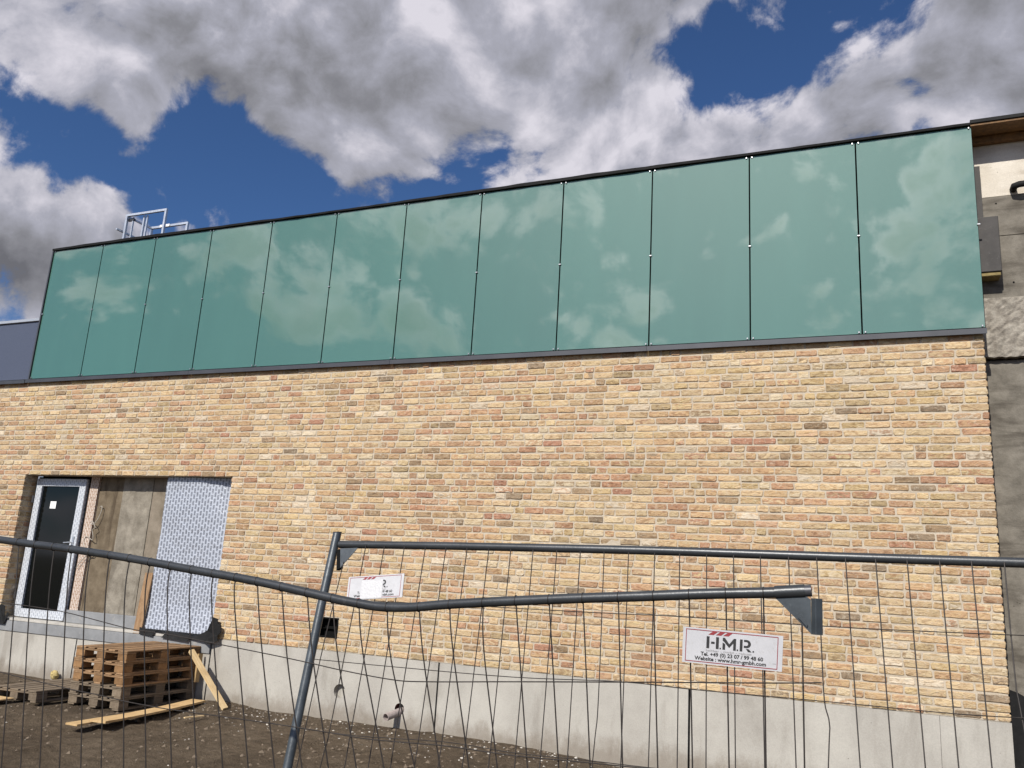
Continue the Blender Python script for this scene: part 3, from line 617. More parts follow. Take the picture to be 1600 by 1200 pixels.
# black sheet bulging out beside the corner and footing below it
sh = MB(); ns = 12
for i in range(ns + 1):
    a = i / ns * math.pi * 0.62
    x = 13.14 + 0.46 * math.sin(a); z = 0.42 + 0.60 * math.cos(a) * (1 if a < 1.57 else 0.6)
    for y in (0.14, 0.20): sh.v.append(Vector((x, y + 0.06 * math.sin(a * 2), z)))
for i in range(ns): sh.f.append((2 * i, 2 * i + 2, 2 * i + 3, 2 * i + 1))
c0 = len(sh.v); sh.v += [Vector((13.14, 0.14, 0.05))]; sh.f += [(c0, 2 * i + 2, 2 * i) for i in range(ns)]
tag(sh.build('membrane_sheet', 'black_membrane'), 'black membrane sheet curling out beside the foot of the brick corner', 'membrane')
MB().box((13.21, 0.1, -0.3), (17, 0.33, 0.36)).build('footing', 'old_concrete', cb_)

# ------------------------------------------------------------------ roof ladder guard
lad = thing('roof_ladder', (1.2, 0.9, 6.45), 'galvanised ladder guard rail standing on the roof above the green glass', 'ladder guard')
def rail(pts, name, r=0.02, n=4): return MB().tube(pts, r * 1.3, n).build(name, 'steel', lad)
xa, xb, xc = 0.79, 1.65, 2.235; yf, yb2 = 0.6, 1.13
rail([(xa, yf, 6.45), (xa, yf, 7.262)], 'post'); rail([(xb, yf, 6.45), (xb, yf, 7.262)], 'post'); rail([(xa - 0.02, yf, 7.28), (xb + 0.02, yf, 7.28)], 'handrail')
rail([(xa, yb2, 6.45), (xa, yb2, 7.262)], 'post'); rail([(xc - 0.66, yb2, 6.45), (xc - 0.66, yb2, 7.27)], 'post') if False else None
rail([(xa, yf + 0.03, 7.265), (xa, yb2 + 0.02, 7.275)], 'side_rail', 0.016); rail([(xa - 0.06, yf - 0.12, 7.0), (xa - 0.06, yb2 + 0.2, 7.0)], 'side_rail', 0.016)
rail([(xa + 0.34, yf + 0.05, 6.45), (xa + 0.34, yf + 0.05, 7.26)], 'stile', 0.016); rail([(xa + 0.41, yf + 0.05, 6.45), (xa + 0.41, yf + 0.05, 7.26)], 'stile', 0.013)
rail([(xa + 0.09, yf + 0.05, 6.45), (xa + 0.09, yf + 0.05, 7.26)], 'stile', 0.013)
rail([(xa - 0.02, yb2, 7.28), (1.62, yb2, 7.28)], 'handrail'); rail([(1.60, yb2, 6.45), (1.60, yb2, 7.262)], 'post')
MB().box((1.0, yb2 - 0.031, 7.258), (1.22, yb2 - 0.028, 7.302)).build('sticker', 'white_paper', lad)
MB().box((xa - 0.02, yf + 0.03, 7.20), (xa + 0.12, yf + 0.07, 7.235)).build('bracket', 'dark_metal', lad)

# ------------------------------------------------------------------ loose sheets and boards in the opening
fo = MB(); ni, nj = 20, 40
for j in range(nj + 1):
    t_ = j / nj; z = 0.785 + (2.825 - 0.785) * t_
    for i in range(ni + 1):
        s_ = i / ni; xl = 3.05 + 0.02 * t_; xr = 4.262 - 0.055 * max(0, t_ - 0.9) * 10 * 0.3
        if t_ < 0.09: xr -= 0.17 * (1 - t_ / 0.09) ** 2
        x = xl + (xr - xl) * s_
        y = 0.10 + 0.012 * math.sin(s_ * 5 + t_ * 3) + 0.022 * vnoise(s_ * 3.1 + 4, t_ * 5.3) + 0.010 * vnoise(s_ * 8 + 2, t_ * 11) + 0.09 * max(0, (s_ + t_ * 1.5 - 1.95)) - 0.09 * max(0, 0.15 - t_) * 4
        fo.v.append(Vector((x, y, z)))
for j in range(nj):
    for i in range(ni): fo.f.append((j * (ni + 1) + i, j * (ni + 1) + i + 1, (j + 1) * (ni + 1) + i + 1, (j + 1) * (ni + 1) + i))
k = len(fo.v); fo.v += [v + Vector((0, 0.004, 0)) for v in fo.v]; fo.f += [tuple(k + i for i in reversed(f)) for f in fo.f[:]]
tag(fo.build('protective_sheet', 'printed_foil', smooth=True), 'tall white sheet printed with rows of grey lettering, standing in the wall opening', 'sheet')
def flap(pts, label, y):
    mb = MB(); mb.prism([(x, y + dy, z) for x, z, dy in pts], (0, 0.006, 0)); tag(mb.build('membrane_flap', 'black_membrane'), label, 'membrane')
flap([(3.86, 0.735, 0), (4.22, 0.72, -.03), (4.29, 0.685, -.04), (4.47, 0.735, -.03), (4.455, 0.80, -.03), (4.50, 0.84, -.03), (4.485, 0.93, -.03), (4.43, 0.95, -.03), (4.42, 1.0, -.02), (4.33, 1.015, -.01), (4.25, 0.84, 0), (4.10, 0.775, 0)], 'ragged black membrane flap at the lower right corner of the printed sheet', -0.045)
flap([(3.10, 0.715, -.02), (3.34, 0.70, -.03), (3.36, 0.775, 0), (3.07, 0.80, 0)], 'small black membrane scrap under the lower left corner of the printed sheet', -0.012)
flap([(3.5, 0.70, -.03), (3.95, 0.685, -.04), (4.0, 0.76, 0), (3.55, 0.775, 0)], 'black membrane strip lying on the ledge below the printed sheet', -0.012)
flap([(0.28, 0.66, -.03), (0.50, 0.655, -.03), (0.55, 0.80, 0), (0.50, 0.82, 0), (0.46, 0.72, 0), (0.40, 0.90, .02), (0.28, 0.93, .02)], 'black membrane corner hanging below the left side of the door', -0.02)
mb = MB().box((-0.07, -0.012, 0), (0.07, 0.012, 0.80), Matrix.Translation((3.02, 0.015, 0.712)) @ Matrix.Rotation(rad(-2), 4, 'Y') @ Matrix.Rotation(rad(-6), 4, 'X'), 0.002)
tag(mb.build('leaning_board', 'brown_plank'), 'short brown board leaning against the left edge of the printed sheet', 'board')
cpts = []
for k in range(60):
    a = k / 59
    cpts.append((1.66 + 0.14 * math.sin(a * 17) * (0.4 + a * 0.6) + (0.05 if a < .4 else -0.03), 0.195 + 0.02 * math.cos(a * 9), 2.38 - 0.82 * a + 0.07 * math.sin(a * 23)))
tag(MB().tube(cpts, 0.006, 6).build('cable', 'cable', smooth=True), 'loose pale cable looping down the concrete beside the door', 'cable')

# ------------------------------------------------------------------ pallets
def pallet(label, group, m1='pallet_wood', m2='pallet_block_wood', PH=0.131):
    root = thing('pallet', (0, 0, 0), label, 'pallet', group); r_ = random.Random(len(bpy.data.objects))
    W, L = 0.80, 1.2; hb = 0.020; hbl = PH - 3 * hb                      # x across (short side), y along
    def part(name, lo, hi, m_):
        mb = MB().box(lo, hi, None, 0.003); o = mb.build(name, m_, None, origin=((lo[0] + hi[0]) / 2, (lo[1] + hi[1]) / 2, lo[2])); o.parent = root; return o
    for x, w_ in ((0.0, 0.10), (0.35, 0.10), (0.70, 0.10)): part('bottom_board', (x, r_.uniform(0, .006), 0), (x + w_, L, hb), m1)
    for y in (0.0, 0.53, 1.055):
        for x in (0.0, 0.33, 0.66): part('block', (x + 0.002, y + 0.002, hb + 0.001), (x + 0.138, y + 0.145, hb + hbl), m2)
        part('stringer_board', (0, y, hb + hbl + 0.001), (W, y + 0.145, hb * 2 + hbl), m1)
    for x, w_ in ((0, 0.145), (0.187, 0.10), (0.328, 0.145), (0.513, 0.10), (0.655, 0.145)):
        part('top_board', (x, -0.002 + r_.uniform(-.008, .004), hb * 2 + hbl + 0.001), (x + w_, L + 0.002 + r_.uniform(-.004, .006), PH), m1)
    return root
SG = 'wooden pallets in the stack by the plinth'
labs = ['grey weathered pallet at the very bottom of the five-pallet stack', 'grey weathered pallet second from the bottom of the five-pallet stack', 'brown wooden pallet in the middle of the five-pallet stack', 'brown wooden pallet second from the top of the five-pallet stack', 'brown wooden pallet on top of the five-pallet stack']
old = pallet(labs[0], SG, 'grey_wood', 'grey_wood'); new = pallet(labs[2], SG)
pr_ = random.Random(21)
STK = Matrix.Translation((3.325, -1.215, -0.012))
for i in range(5):
    o = (old if i == 0 else copy_tree(old)) if i < 2 else (new if i == 2 else copy_tree(new))
    o['label'] = labs[i]; o.location = (3.378 + pr_.uniform(-.014, .014), -1.215 + pr_.uniform(-.015, .0), -0.012 + i * 0.1315); o.rotation_euler = (0, 0, rad(pr_.uniform(-1.2, 1.2)))
lone = copy_tree(old); lone['label'] = 'single low grey pallet lying on the soil to the left of the pallet stack'; del lone['group']
lone.location = (2.44, -1.50, -0.01); lone.rotation_euler = (rad(0.6), rad(-1.5), rad(-3))
mb = MB().box((1.9, -1.78, 0), (2.9, -1.55, 0.016), Matrix.Translation((0, 0, 0.018)), 0.002)
tag(mb.build('board', 'plank_wood'), 'pale board lying on the soil in front of the low pallet at the left', 'board')

# timber lying about
def beam(name, a, b, w_, t_, m_, label, cat, bow=0.0, side=(0, 0, 1)):
    a, b = Vector(a), Vector(b); d = (b - a); L = d.length; d.normalize(); s_ = Vector(side); s_ = (s_ - d * s_.dot(d)).normalized(); u_ = d.cross(s_)
    mb = MB(); n = 8
    for i in range(n + 1):
        p = Vector((L * i / n, 0, bow * 4 * (i / n) * (1 - i / n)))
        for y, z in ((-w_ / 2, 0), (w_ / 2, 0), (w_ / 2, t_), (-w_ / 2, t_)): mb.v.append(Vector((p.x, y, p.z + z)))
    for i in range(n):
        for j in range(4): mb.f.append((i * 4 + j, i * 4 + (j + 1) % 4, (i + 1) * 4 + (j + 1) % 4, (i + 1) * 4 + j))
    mb.f += [(3, 2, 1, 0), tuple(n * 4 + j for j in range(4))]
    o = mb.build(name, m_, None, origin=(0, 0, 0)); o.matrix_world = Matrix(((d.x, u_.x, s_.x, a.x), (d.y, u_.y, s_.y, a.y), (d.z, u_.z, s_.z, a.z), (0, 0, 0, 1)))
    return tag(o, label, cat)
beam('plank', (4.76, -2.02, 0.035), (4.55, -0.36, 0.05), 0.19, 0.022, 'plank_wood', 'yellow plank lying on the soil in front of the pallet stack', 'plank', -0.012)
beam('plank', (4.60, -2.20, 0.012), (4.58, -0.75, 0.015), 0.16, 0.018, 'plank_wood', 'thin plank sticking out from under the yellow plank on the soil', 'plank', 0.0)
beam('batten', (4.975, -0.38, 0.0), (4.265, -0.30, 0.60), 0.062, 0.04, 'fresh_wood', 'pale new batten leaning against the right side of the pallet stack', 'batten', 0.0, (0.5, -0.2, 0.6))
beam('batten', (4.225, -0.10, 0.22), (4.215, -0.08, 0.56), 0.07, 0.024, 'plank_wood', 'short upright offcut between the pallet stack and the leaning batten', 'batten', 0.0, (1, 0, 0))
beam('stick', (5.17, -1.24, 0.03), (5.22, -1.0, 0.03), 0.022, 0.012, 'fresh_wood', 'small white splinter of wood on the bare soil', 'stick')
fm = bmesh.new(); bmesh.ops.create_icosphere(fm, subdivisions=3, radius=0.055)
for v in fm.verts:
    c = v.co; s_ = 1 + 0.55 * vnoise(c.x * 30 + 7, c.y * 30 + c.z * 26) + 0.3 * vnoise(c.z * 60, c.x * 60); v.co = Vector((c.x * s_ * 0.95, c.y * s_ * 0.8, c.z * s_ * 1.25))
me = bpy.data.meshes.new('foam_lump'); fm.to_mesh(me); fm.free(); me.materials.append(M['foam'])
fl = bpy.data.objects.new('foam_lump', me); fl.location = (1.72, -0.07, 0.06); link(fl); tag(fl, 'yellow lump of building foam against the plinth left of the pallet stack', 'foam')

# pebbles and clods, uncountable
pb, cl = MB(), MB(); r_ = random.Random(99)
def lump(mb, x, y, s_, flat=0.6):
    z = ground_z(x, y); k = r_.uniform(0, 6)
    vs = [(x + s_ * math.cos(k + i * 1.257) * r_.uniform(.7, 1.2), y + s_ * math.sin(k + i * 1.257) * r_.uniform(.7, 1.2), z + r_.uniform(-.1, .25) * s_) for i in range(5)] + [(x + r_.uniform(-.3, .3) * s_, y, z + s_ * flat * r_.uniform(.7, 1.3)), (x, y, z - s_)]
    mb.add(vs, [(i, (i + 1) % 5, 5) for i in range(5)] + [((i + 1) % 5, i, 6) for i in range(5)])
for i in range(330):
    x = r_.uniform(4.3, 10.2); y = -abs(r_.gauss(0, 0.55)) - 0.02
    lump(pb, x, y, r_.choice((0.005, 0.007, 0.009, 0.011, 0.017)) * r_.uniform(.7, 1.3))
for i in range(90): lump(pb, r_.uniform(2.5, 10), r_.uniform(-4.2, -0.4), r_.choice((0.006, 0.009, 0.014)) * r_.uniform(.7, 1.3))
for i in range(1600): lump(cl, r_.uniform(1.5, 10), -abs(r_.gauss(0, 1.8)) - 0.02, r_.choice((0.006, 0.009, 0.013, 0.024)) * r_.uniform(.6, 1.4), 0.7)
tag(pb.build('pebbles', 'pebble'), kind='stuff'); tag(cl.build('soil_clods', 'clod'), kind='stuff')

# ------------------------------------------------------------------ building site fences
BACK_RAIL = [(9.691,-5.268,1.830),(10.294,-5.263,1.847),(11.219,-5.259,1.865),(11.993,-5.257,1.872),(12.629,-5.255,1.879),(12.947,-5.254,1.883)]
BACK_POST = [(9.659,-5.253,1.886),(9.672,-5.335,1.576),(9.714,-5.526,0.851),(9.749,-5.688,0.234)]
BACK_WIRES = [[(9.753,-5.310,1.746),(9.756,-5.413,1.354),(9.773,-5.526,0.925),(9.804,-5.738,0.120)],
  [(9.857,-5.288,1.832),(9.897,-5.493,1.050),(9.895,-5.542,0.864),(9.885,-5.738,0.120)],
  [(9.962,-5.287,1.833),(10.006,-5.494,1.047),(10.016,-5.538,0.880),(10.061,-5.738,0.120)],
  [(10.073,-5.287,1.835),(10.120,-5.487,1.074),(10.131,-5.534,0.894),(10.179,-5.738,0.120)],
  [(10.187,-5.286,1.837),(10.225,-5.479,1.104),(10.238,-5.531,0.908),(10.290,-5.738,0.120)],
  [(10.296,-5.286,1.839),(10.343,-5.494,1.047),(10.349,-5.527,0.922),(10.386,-5.738,0.120)],
  [(10.406,-5.285,1.841),(10.453,-5.491,1.060),(10.457,-5.523,0.936),(10.482,-5.738,0.120)],
  [(10.517,-5.285,1.843),(10.561,-5.491,1.060),(10.566,-5.520,0.950),(10.606,-5.738,0.120)],
  [(10.626,-5.284,1.844),(10.676,-5.488,1.069),(10.681,-5.516,0.964),(10.725,-5.738,0.120)],
  [(10.735,-5.284,1.846),(10.786,-5.488,1.070),(10.794,-5.512,0.979),(10.863,-5.738,0.120)],
  [(10.848,-5.283,1.848),(10.896,-5.495,1.044),(10.899,-5.509,0.992),(10.942,-5.738,0.120)],
  [(10.958,-5.283,1.850),(11.008,-5.493,1.051),(11.009,-5.505,1.006),(11.026,-5.738,0.120)],
  [(11.066,-5.282,1.852),(11.109,-5.437,1.263),(11.112,-5.496,1.041),(11.124,-5.738,0.120)],
  [(11.175,-5.282,1.854),(11.224,-5.494,1.049),(11.281,-5.738,0.120)],
  [(11.289,-5.281,1.856),(11.331,-5.492,1.053),(11.380,-5.738,0.120)],
  [(11.395,-5.281,1.857),(11.440,-5.491,1.061),(11.493,-5.738,0.120)],
  [(11.507,-5.280,1.859),(11.546,-5.487,1.074),(11.594,-5.738,0.120)],
  [(11.616,-5.280,1.861),(11.652,-5.483,1.088),(11.697,-5.738,0.120)],
  [(11.722,-5.279,1.863),(11.755,-5.480,1.101),(11.798,-5.738,0.120)],
  [(11.831,-5.279,1.865),(11.863,-5.476,1.115),(11.906,-5.738,0.120)],
  [(11.937,-5.278,1.867),(11.951,-5.360,1.557),(11.960,-5.414,1.350),(11.977,-5.436,1.267),(11.971,-5.473,1.128),(11.927,-5.738,0.120)],
  [(12.043,-5.278,1.868),(12.076,-5.469,1.142),(12.121,-5.738,0.120)],
  [(12.151,-5.277,1.870),(12.180,-5.466,1.155),(12.222,-5.738,0.120)],
  [(12.261,-5.277,1.872),(12.282,-5.462,1.168),(12.314,-5.738,0.120)],
  [(12.372,-5.276,1.874),(12.384,-5.459,1.181),(12.402,-5.738,0.120)],
  [(12.478,-5.276,1.876),(12.483,-5.456,1.193),(12.491,-5.738,0.120)],
  [(12.584,-5.275,1.878),(12.579,-5.384,1.466),(12.589,-5.420,1.328),(12.678,-5.738,0.120)],
  [(12.691,-5.275,1.879),(12.684,-5.414,1.352),(12.667,-5.738,0.120)]]
BACK_H = [[(9.733,-5.366,1.562),(10.366,-5.360,1.585),(10.680,-5.359,1.589),(11.114,-5.357,1.597),(11.391,-5.355,1.604),(11.758,-5.355,1.606),(12.153,-5.353,1.611),(12.619,-5.350,1.625),(12.696,-5.349,1.627)],
  [(9.727,-5.437,1.296),(10.162,-5.435,1.301),(10.728,-5.432,1.312),(11.188,-5.425,1.338),(11.477,-5.425,1.338),(11.763,-5.424,1.342),(12.058,-5.423,1.346),(12.380,-5.423,1.349),(12.591,-5.420,1.358),(12.665,-5.420,1.360)],
  [(9.741,-5.513,1.005),(10.055,-5.512,1.010),(10.487,-5.505,1.036),(10.777,-5.506,1.033),(11.091,-5.503,1.044),(11.423,-5.500,1.053),(11.983,-5.493,1.081),(12.603,-5.481,1.127)]]
FRONT_RAIL = [(8.594,-6.390,1.759),(8.758,-6.390,1.748),(8.954,-6.390,1.737),(9.141,-6.390,1.728),(9.494,-6.390,1.705),(9.819,-6.390,1.677),(10.119,-6.390,1.652),(10.343,-6.390,1.626),(10.477,-6.390,1.610),(10.554,-6.390,1.603),(10.629,-6.390,1.598),(10.702,-6.390,1.600),(10.773,-6.390,1.606),(10.866,-6.390,1.619),(10.978,-6.390,1.632),(11.109,-6.390,1.646),(11.317,-6.390,1.667),(11.513,-6.390,1.685),(11.698,-6.390,1.703),(11.873,-6.390,1.717),(11.894,-6.390,1.719),(11.987,-6.390,1.729)]
FRONT_WIRES = [[(8.876,-6.390,1.742),(8.945,-6.410,1.481),(9.037,-6.410,0.893),(9.163,-6.410,0.100)],
  [(8.981,-6.390,1.736),(9.032,-6.410,1.487),(9.140,-6.410,0.907),(9.290,-6.410,0.100)],
  [(9.086,-6.390,1.731),(9.135,-6.410,1.494),(9.240,-6.410,0.920),(9.390,-6.410,0.100)],
  [(9.185,-6.390,1.725),(9.233,-6.410,1.501),(9.341,-6.410,0.934),(9.501,-6.410,0.100)],
  [(9.293,-6.390,1.718),(9.332,-6.410,1.507),(9.447,-6.410,0.948),(9.621,-6.410,0.100)],
  [(9.398,-6.390,1.711),(9.438,-6.410,1.514),(9.546,-6.410,0.961),(9.714,-6.410,0.100)],
  [(9.504,-6.390,1.704),(9.536,-6.410,1.521),(9.653,-6.410,0.975),(9.840,-6.410,0.100)],
  [(9.611,-6.390,1.695),(9.637,-6.410,1.527),(9.756,-6.410,0.989),(9.953,-6.410,0.100)],
  [(9.715,-6.390,1.686),(9.746,-6.410,1.535),(9.872,-6.410,1.004),(10.086,-6.410,0.100)],
  [(9.819,-6.390,1.677),(9.851,-6.410,1.542),(9.981,-6.410,1.019),(10.209,-6.410,0.100)],
  [(9.924,-6.390,1.668),(9.954,-6.410,1.549),(10.093,-6.410,1.034),(10.345,-6.410,0.100)],
  [(10.029,-6.390,1.660),(10.057,-6.410,1.555),(10.199,-6.410,1.048),(10.464,-6.410,0.100)],
  [(10.125,-6.390,1.651),(10.188,-6.410,1.457),(10.305,-6.410,1.062),(10.590,-6.410,0.100)],
  [(10.233,-6.390,1.639),(10.307,-6.410,1.404),(10.413,-6.410,1.076),(10.730,-6.410,0.100)],
  [(10.343,-6.390,1.626),(10.405,-6.410,1.433),(10.514,-6.410,1.089),(10.826,-6.410,0.100)],
  [(10.450,-6.390,1.613),(10.504,-6.410,1.442),(10.618,-6.410,1.103),(10.958,-6.410,0.100)],
  [(10.556,-6.390,1.603),(10.602,-6.410,1.450),(10.718,-6.410,1.116),(11.071,-6.410,0.100)],
  [(10.666,-6.390,1.599),(10.709,-6.410,1.440),(10.826,-6.410,1.131),(11.215,-6.410,0.100)],
  [(10.785,-6.390,1.607),(10.827,-6.410,1.450),(10.913,-6.410,1.142),(11.205,-6.410,0.100)],
  [(10.895,-6.390,1.622),(10.925,-6.410,1.497),(11.009,-6.410,1.155),(11.269,-6.410,0.100)],
  [(11.012,-6.390,1.636),(11.033,-6.410,1.496),(11.101,-6.410,1.167),(11.320,-6.410,0.100)],
  [(11.122,-6.390,1.648),(11.196,-6.410,1.180),(11.366,-6.456,0.100)],
  [(11.231,-6.390,1.658),(11.292,-6.410,1.193),(11.435,-6.457,0.100)],
  [(11.339,-6.390,1.669),(11.386,-6.410,1.205),(11.497,-6.458,0.100)],
  [(11.448,-6.390,1.679),(11.480,-6.410,1.218),(11.560,-6.458,0.100)],
  [(11.553,-6.390,1.689),(11.579,-6.410,1.231),(11.646,-6.459,0.100)],
  [(11.656,-6.390,1.699),(11.674,-6.410,1.243),(11.718,-6.460,0.100)],
  [(11.759,-6.390,1.708),(11.771,-6.410,1.256),(11.801,-6.461,0.100)],
  [(11.861,-6.390,1.716),(11.866,-6.410,1.269),(11.879,-6.462,0.100)],
  [(11.961,-6.390,1.726),(11.962,-6.410,1.282),(11.965,-6.463,0.100)]]
FRONT_H = [[(8.786,-6.416,1.504),(8.865,-6.416,1.499),(9.216,-6.416,1.487),(9.577,-6.416,1.450),(9.767,-6.416,1.444),(10.177,-6.416,1.418),(10.393,-6.416,1.402),(10.529,-6.416,1.390),(10.724,-6.416,1.379),(10.848,-6.416,1.385),(11.135,-6.416,1.413),(11.525,-6.416,1.450),(11.874,-6.416,1.482),(12.009,-6.416,1.496)],
  [(8.864,-6.416,1.240),(8.940,-6.416,1.235),(9.161,-6.416,1.221),(9.370,-6.416,1.209),(9.487,-6.416,1.205),(9.623,-6.416,1.197),(9.787,-6.416,1.193),(9.934,-6.416,1.194),(10.266,-6.416,1.197),(10.484,-6.416,1.196),(10.643,-6.416,1.194),(10.804,-6.416,1.201),(10.937,-6.416,1.208),(11.148,-6.416,1.209),(11.345,-6.416,1.218),(11.706,-6.416,1.233),(11.982,-6.416,1.247)]]
FRONT_BRACKET = [(11.887,-6.390,1.706),(11.970,-6.390,1.711),(11.986,-6.390,1.704),(11.985,-6.390,1.615),(12.013,-6.390,1.709),(12.011,-6.390,1.619)]
BACK_BRACKET = [(9.708,-5.273,1.811),(9.808,-5.271,1.818),(9.734,-5.298,1.715),(9.719,-5.302,1.702),(9.685,-5.276,1.801)]
SIGN_A = [(11.647,-6.420,1.611),(11.915,-6.420,1.606),(11.910,-6.420,1.514),(11.644,-6.420,1.516)]
SIGN_B = [(9.810,-5.338,1.676),(10.110,-5.330,1.709),(10.124,-5.358,1.601),(9.827,-5.367,1.568)]

def smooth_path(pts, sub=4):
    pts = [Vector(p) for p in pts]; out = []
    for i in range(len(pts) - 1):
        p0, p1, p2, p3 = pts[max(i - 1, 0)], pts[i], pts[i + 1], pts[min(i + 2, len(pts) - 1)]
        for k in range(sub):
            t_ = k / sub; out.append(0.5 * ((2 * p1) + (p2 - p0) * t_ + (2 * p0 - 5 * p1 + 4 * p2 - p3) * t_ ** 2 + (3 * p1 - p0 - 3 * p2 + p3) * t_ ** 3))
    return out + [pts[-1]]
bf = thing('site_fence', (11, -5.6, 0), 'site fence with straight grey top rail and tilted post, standing behind the bent fence', 'fence', 'mesh site fence panels')
MB().tube(smooth_path(BACK_RAIL), 0.0185, 16).build('top_rail', 'fence_paint', bf, smooth=True)
pmb = MB().tube(BACK_POST, 0.0215, 18, caps=True); pmb.build('post', 'fence_zinc', bf, smooth=True)
tp = Vector(BACK_POST[0]); MB().tube([tp + Vector((0, 0, 0.001)), tp + Vector((-.0004, 0, 0.006))], 0.0225, 18).build('post_cap', 'dark_metal', bf)
r0 = Vector(BACK_RAIL[-1]); MB().tube([r0 + Vector((0.02, 0, 0.05)), Vector((13.0, -5.72, -0.02))], 0.0215, 18).build('post', 'fence_zinc', bf, smooth=True)
MB().tube([(9.77, -5.735, 0.13), (13.0, -5.735, 0.13)], 0.0185, 12).build('bottom_rail', 'fence_paint', bf, smooth=True)
a, b_, c, d, e = [Vector(p) for p in BACK_BRACKET]
MB().prism([a + Vector((0, -.012, 0)), b_ + Vector((0, -.012, 0)), c + Vector((0, -.012, 0))], (0, 0.004, 0)).build('gusset', 'fence_zinc', bf)
MB().prism([a + Vector((-0.006, -.016, -0.004)), a + Vector((-0.001, -.016, -0.004)), c + Vector((0.002, -.016, 0)), c + Vector((-0.016, -.016, -0.012)), a + Vector((-0.016, -.016, -.012))], (0, 0.03, 0)).build('plate', 'black', bf)
def wires(lst, name, parent, r, wrap=None):
    for pts in lst:
        mb = MB().tube(smooth_path(pts, 5) if len(pts) > 2 else pts, r, 6)
        if wrap:
            c = Vector(pts[0]); rr = wrap
            ring = [c + Vector((0.0008 * math.sin(k), rr * math.cos(k * math.pi / 8), rr * math.sin(k * math.pi / 8))) for k in range(17)]
            mb.tube(ring, r * 0.55, 5, caps=False)
        mb.build(name, 'wire', parent, smooth=True)
wires([[Vector(p) for p in q] for q in BACK_WIRES], 'vertical_wire', bf, 0.0024)
wires(BACK_H, 'horizontal_wire', bf, 0.0019)
ff = thing('site_fence', (10.5, -6.4, 0), 'battered mesh site fence with sagging bent top rail, standing in front', 'fence', 'mesh site fence panels')
FRP = smooth_path([(8.3, -6.39, 1.775)] + FRONT_RAIL[:-1]); MB().tube(FRP, 0.0150, 18).build('top_rail', 'fence_paint', ff, smooth=True)
s0, s1 = Vector(FRONT_RAIL[-2]), Vector(FRONT_RAIL[-1])
MB().tube([s0 - (s1 - s0) * 0.02, s0 + (s1 - s0) * 0.82], 0.0176, 18).build('sleeve', 'fence_paint', ff, smooth=True); MB().tube([s0 + (s1 - s0) * 0.80, s1], 0.0155, 18).build('rail_end', 'dark_metal', ff, smooth=True)
MB().tube([(8.28, -6.4, 1.80), (8.42, -6.4, -0.03)], 0.021, 16).build('post', 'fence_zinc', ff, smooth=True)
MB().tube([(8.4, -6.412, 0.1), (12.0, -6.412, 0.1)], 0.015, 12).build('bottom_rail', 'fence_paint', ff, smooth=True)
p0, p1, p2, p3, p4, p5 = [Vector(p) for p in FRONT_BRACKET]
gm = MB(); F_ = Vector((0, -0.006, 0)); zt = p2.z
gm.prism([p0 + F_ + Vector((0, 0, .004)), p1 + F_ + Vector((0.002, 0, .004)), Vector((p2.x - .001, p2.y, zt)) + F_, Vector((p3.x, p3.y, p3.z)) + F_], (0, 0.004, 0))
gm.prism([p1 + F_ * 1.9 + Vector((-.018, 0, -0.055)), p1 + F_ * 1.9 + Vector((-.012, 0, -0.051)), p1 + F_ * 1.9 + Vector((0.006, 0, -0.072)), p1 + F_ * 1.9 + Vector((0.004, 0, -0.078))], (0, 0.006, 0))
gm.build('gusset', 'fence_zinc', ff)
zb = p3.z
fl_ = MB(); fl_.prism([(p2.x - 0.001, p2.y - 0.006, zb), (p2.x + 0.010, p2.y - 0.022, zb), (p2.x + 0.0125, p2.y - 0.021, zb), (p2.x + 0.0275, p2.y - 0.004, zb), (p2.x + 0.026, p2.y + 0.006, zb), (p2.x + 0.012, p2.y + 0.02, zb), (p2.x - 0.001, p2.y + 0.004, zb)], (0.001, 0, p4.z - zb))
fl_.build('flange', 'fence_zinc', ff)
wires([[Vector(p) for p in q] for q in FRONT_WIRES], 'vertical_wire', ff, 0.0023, 0.0158)
wires(FRONT_H, 'horizontal_wire', ff, 0.0019)

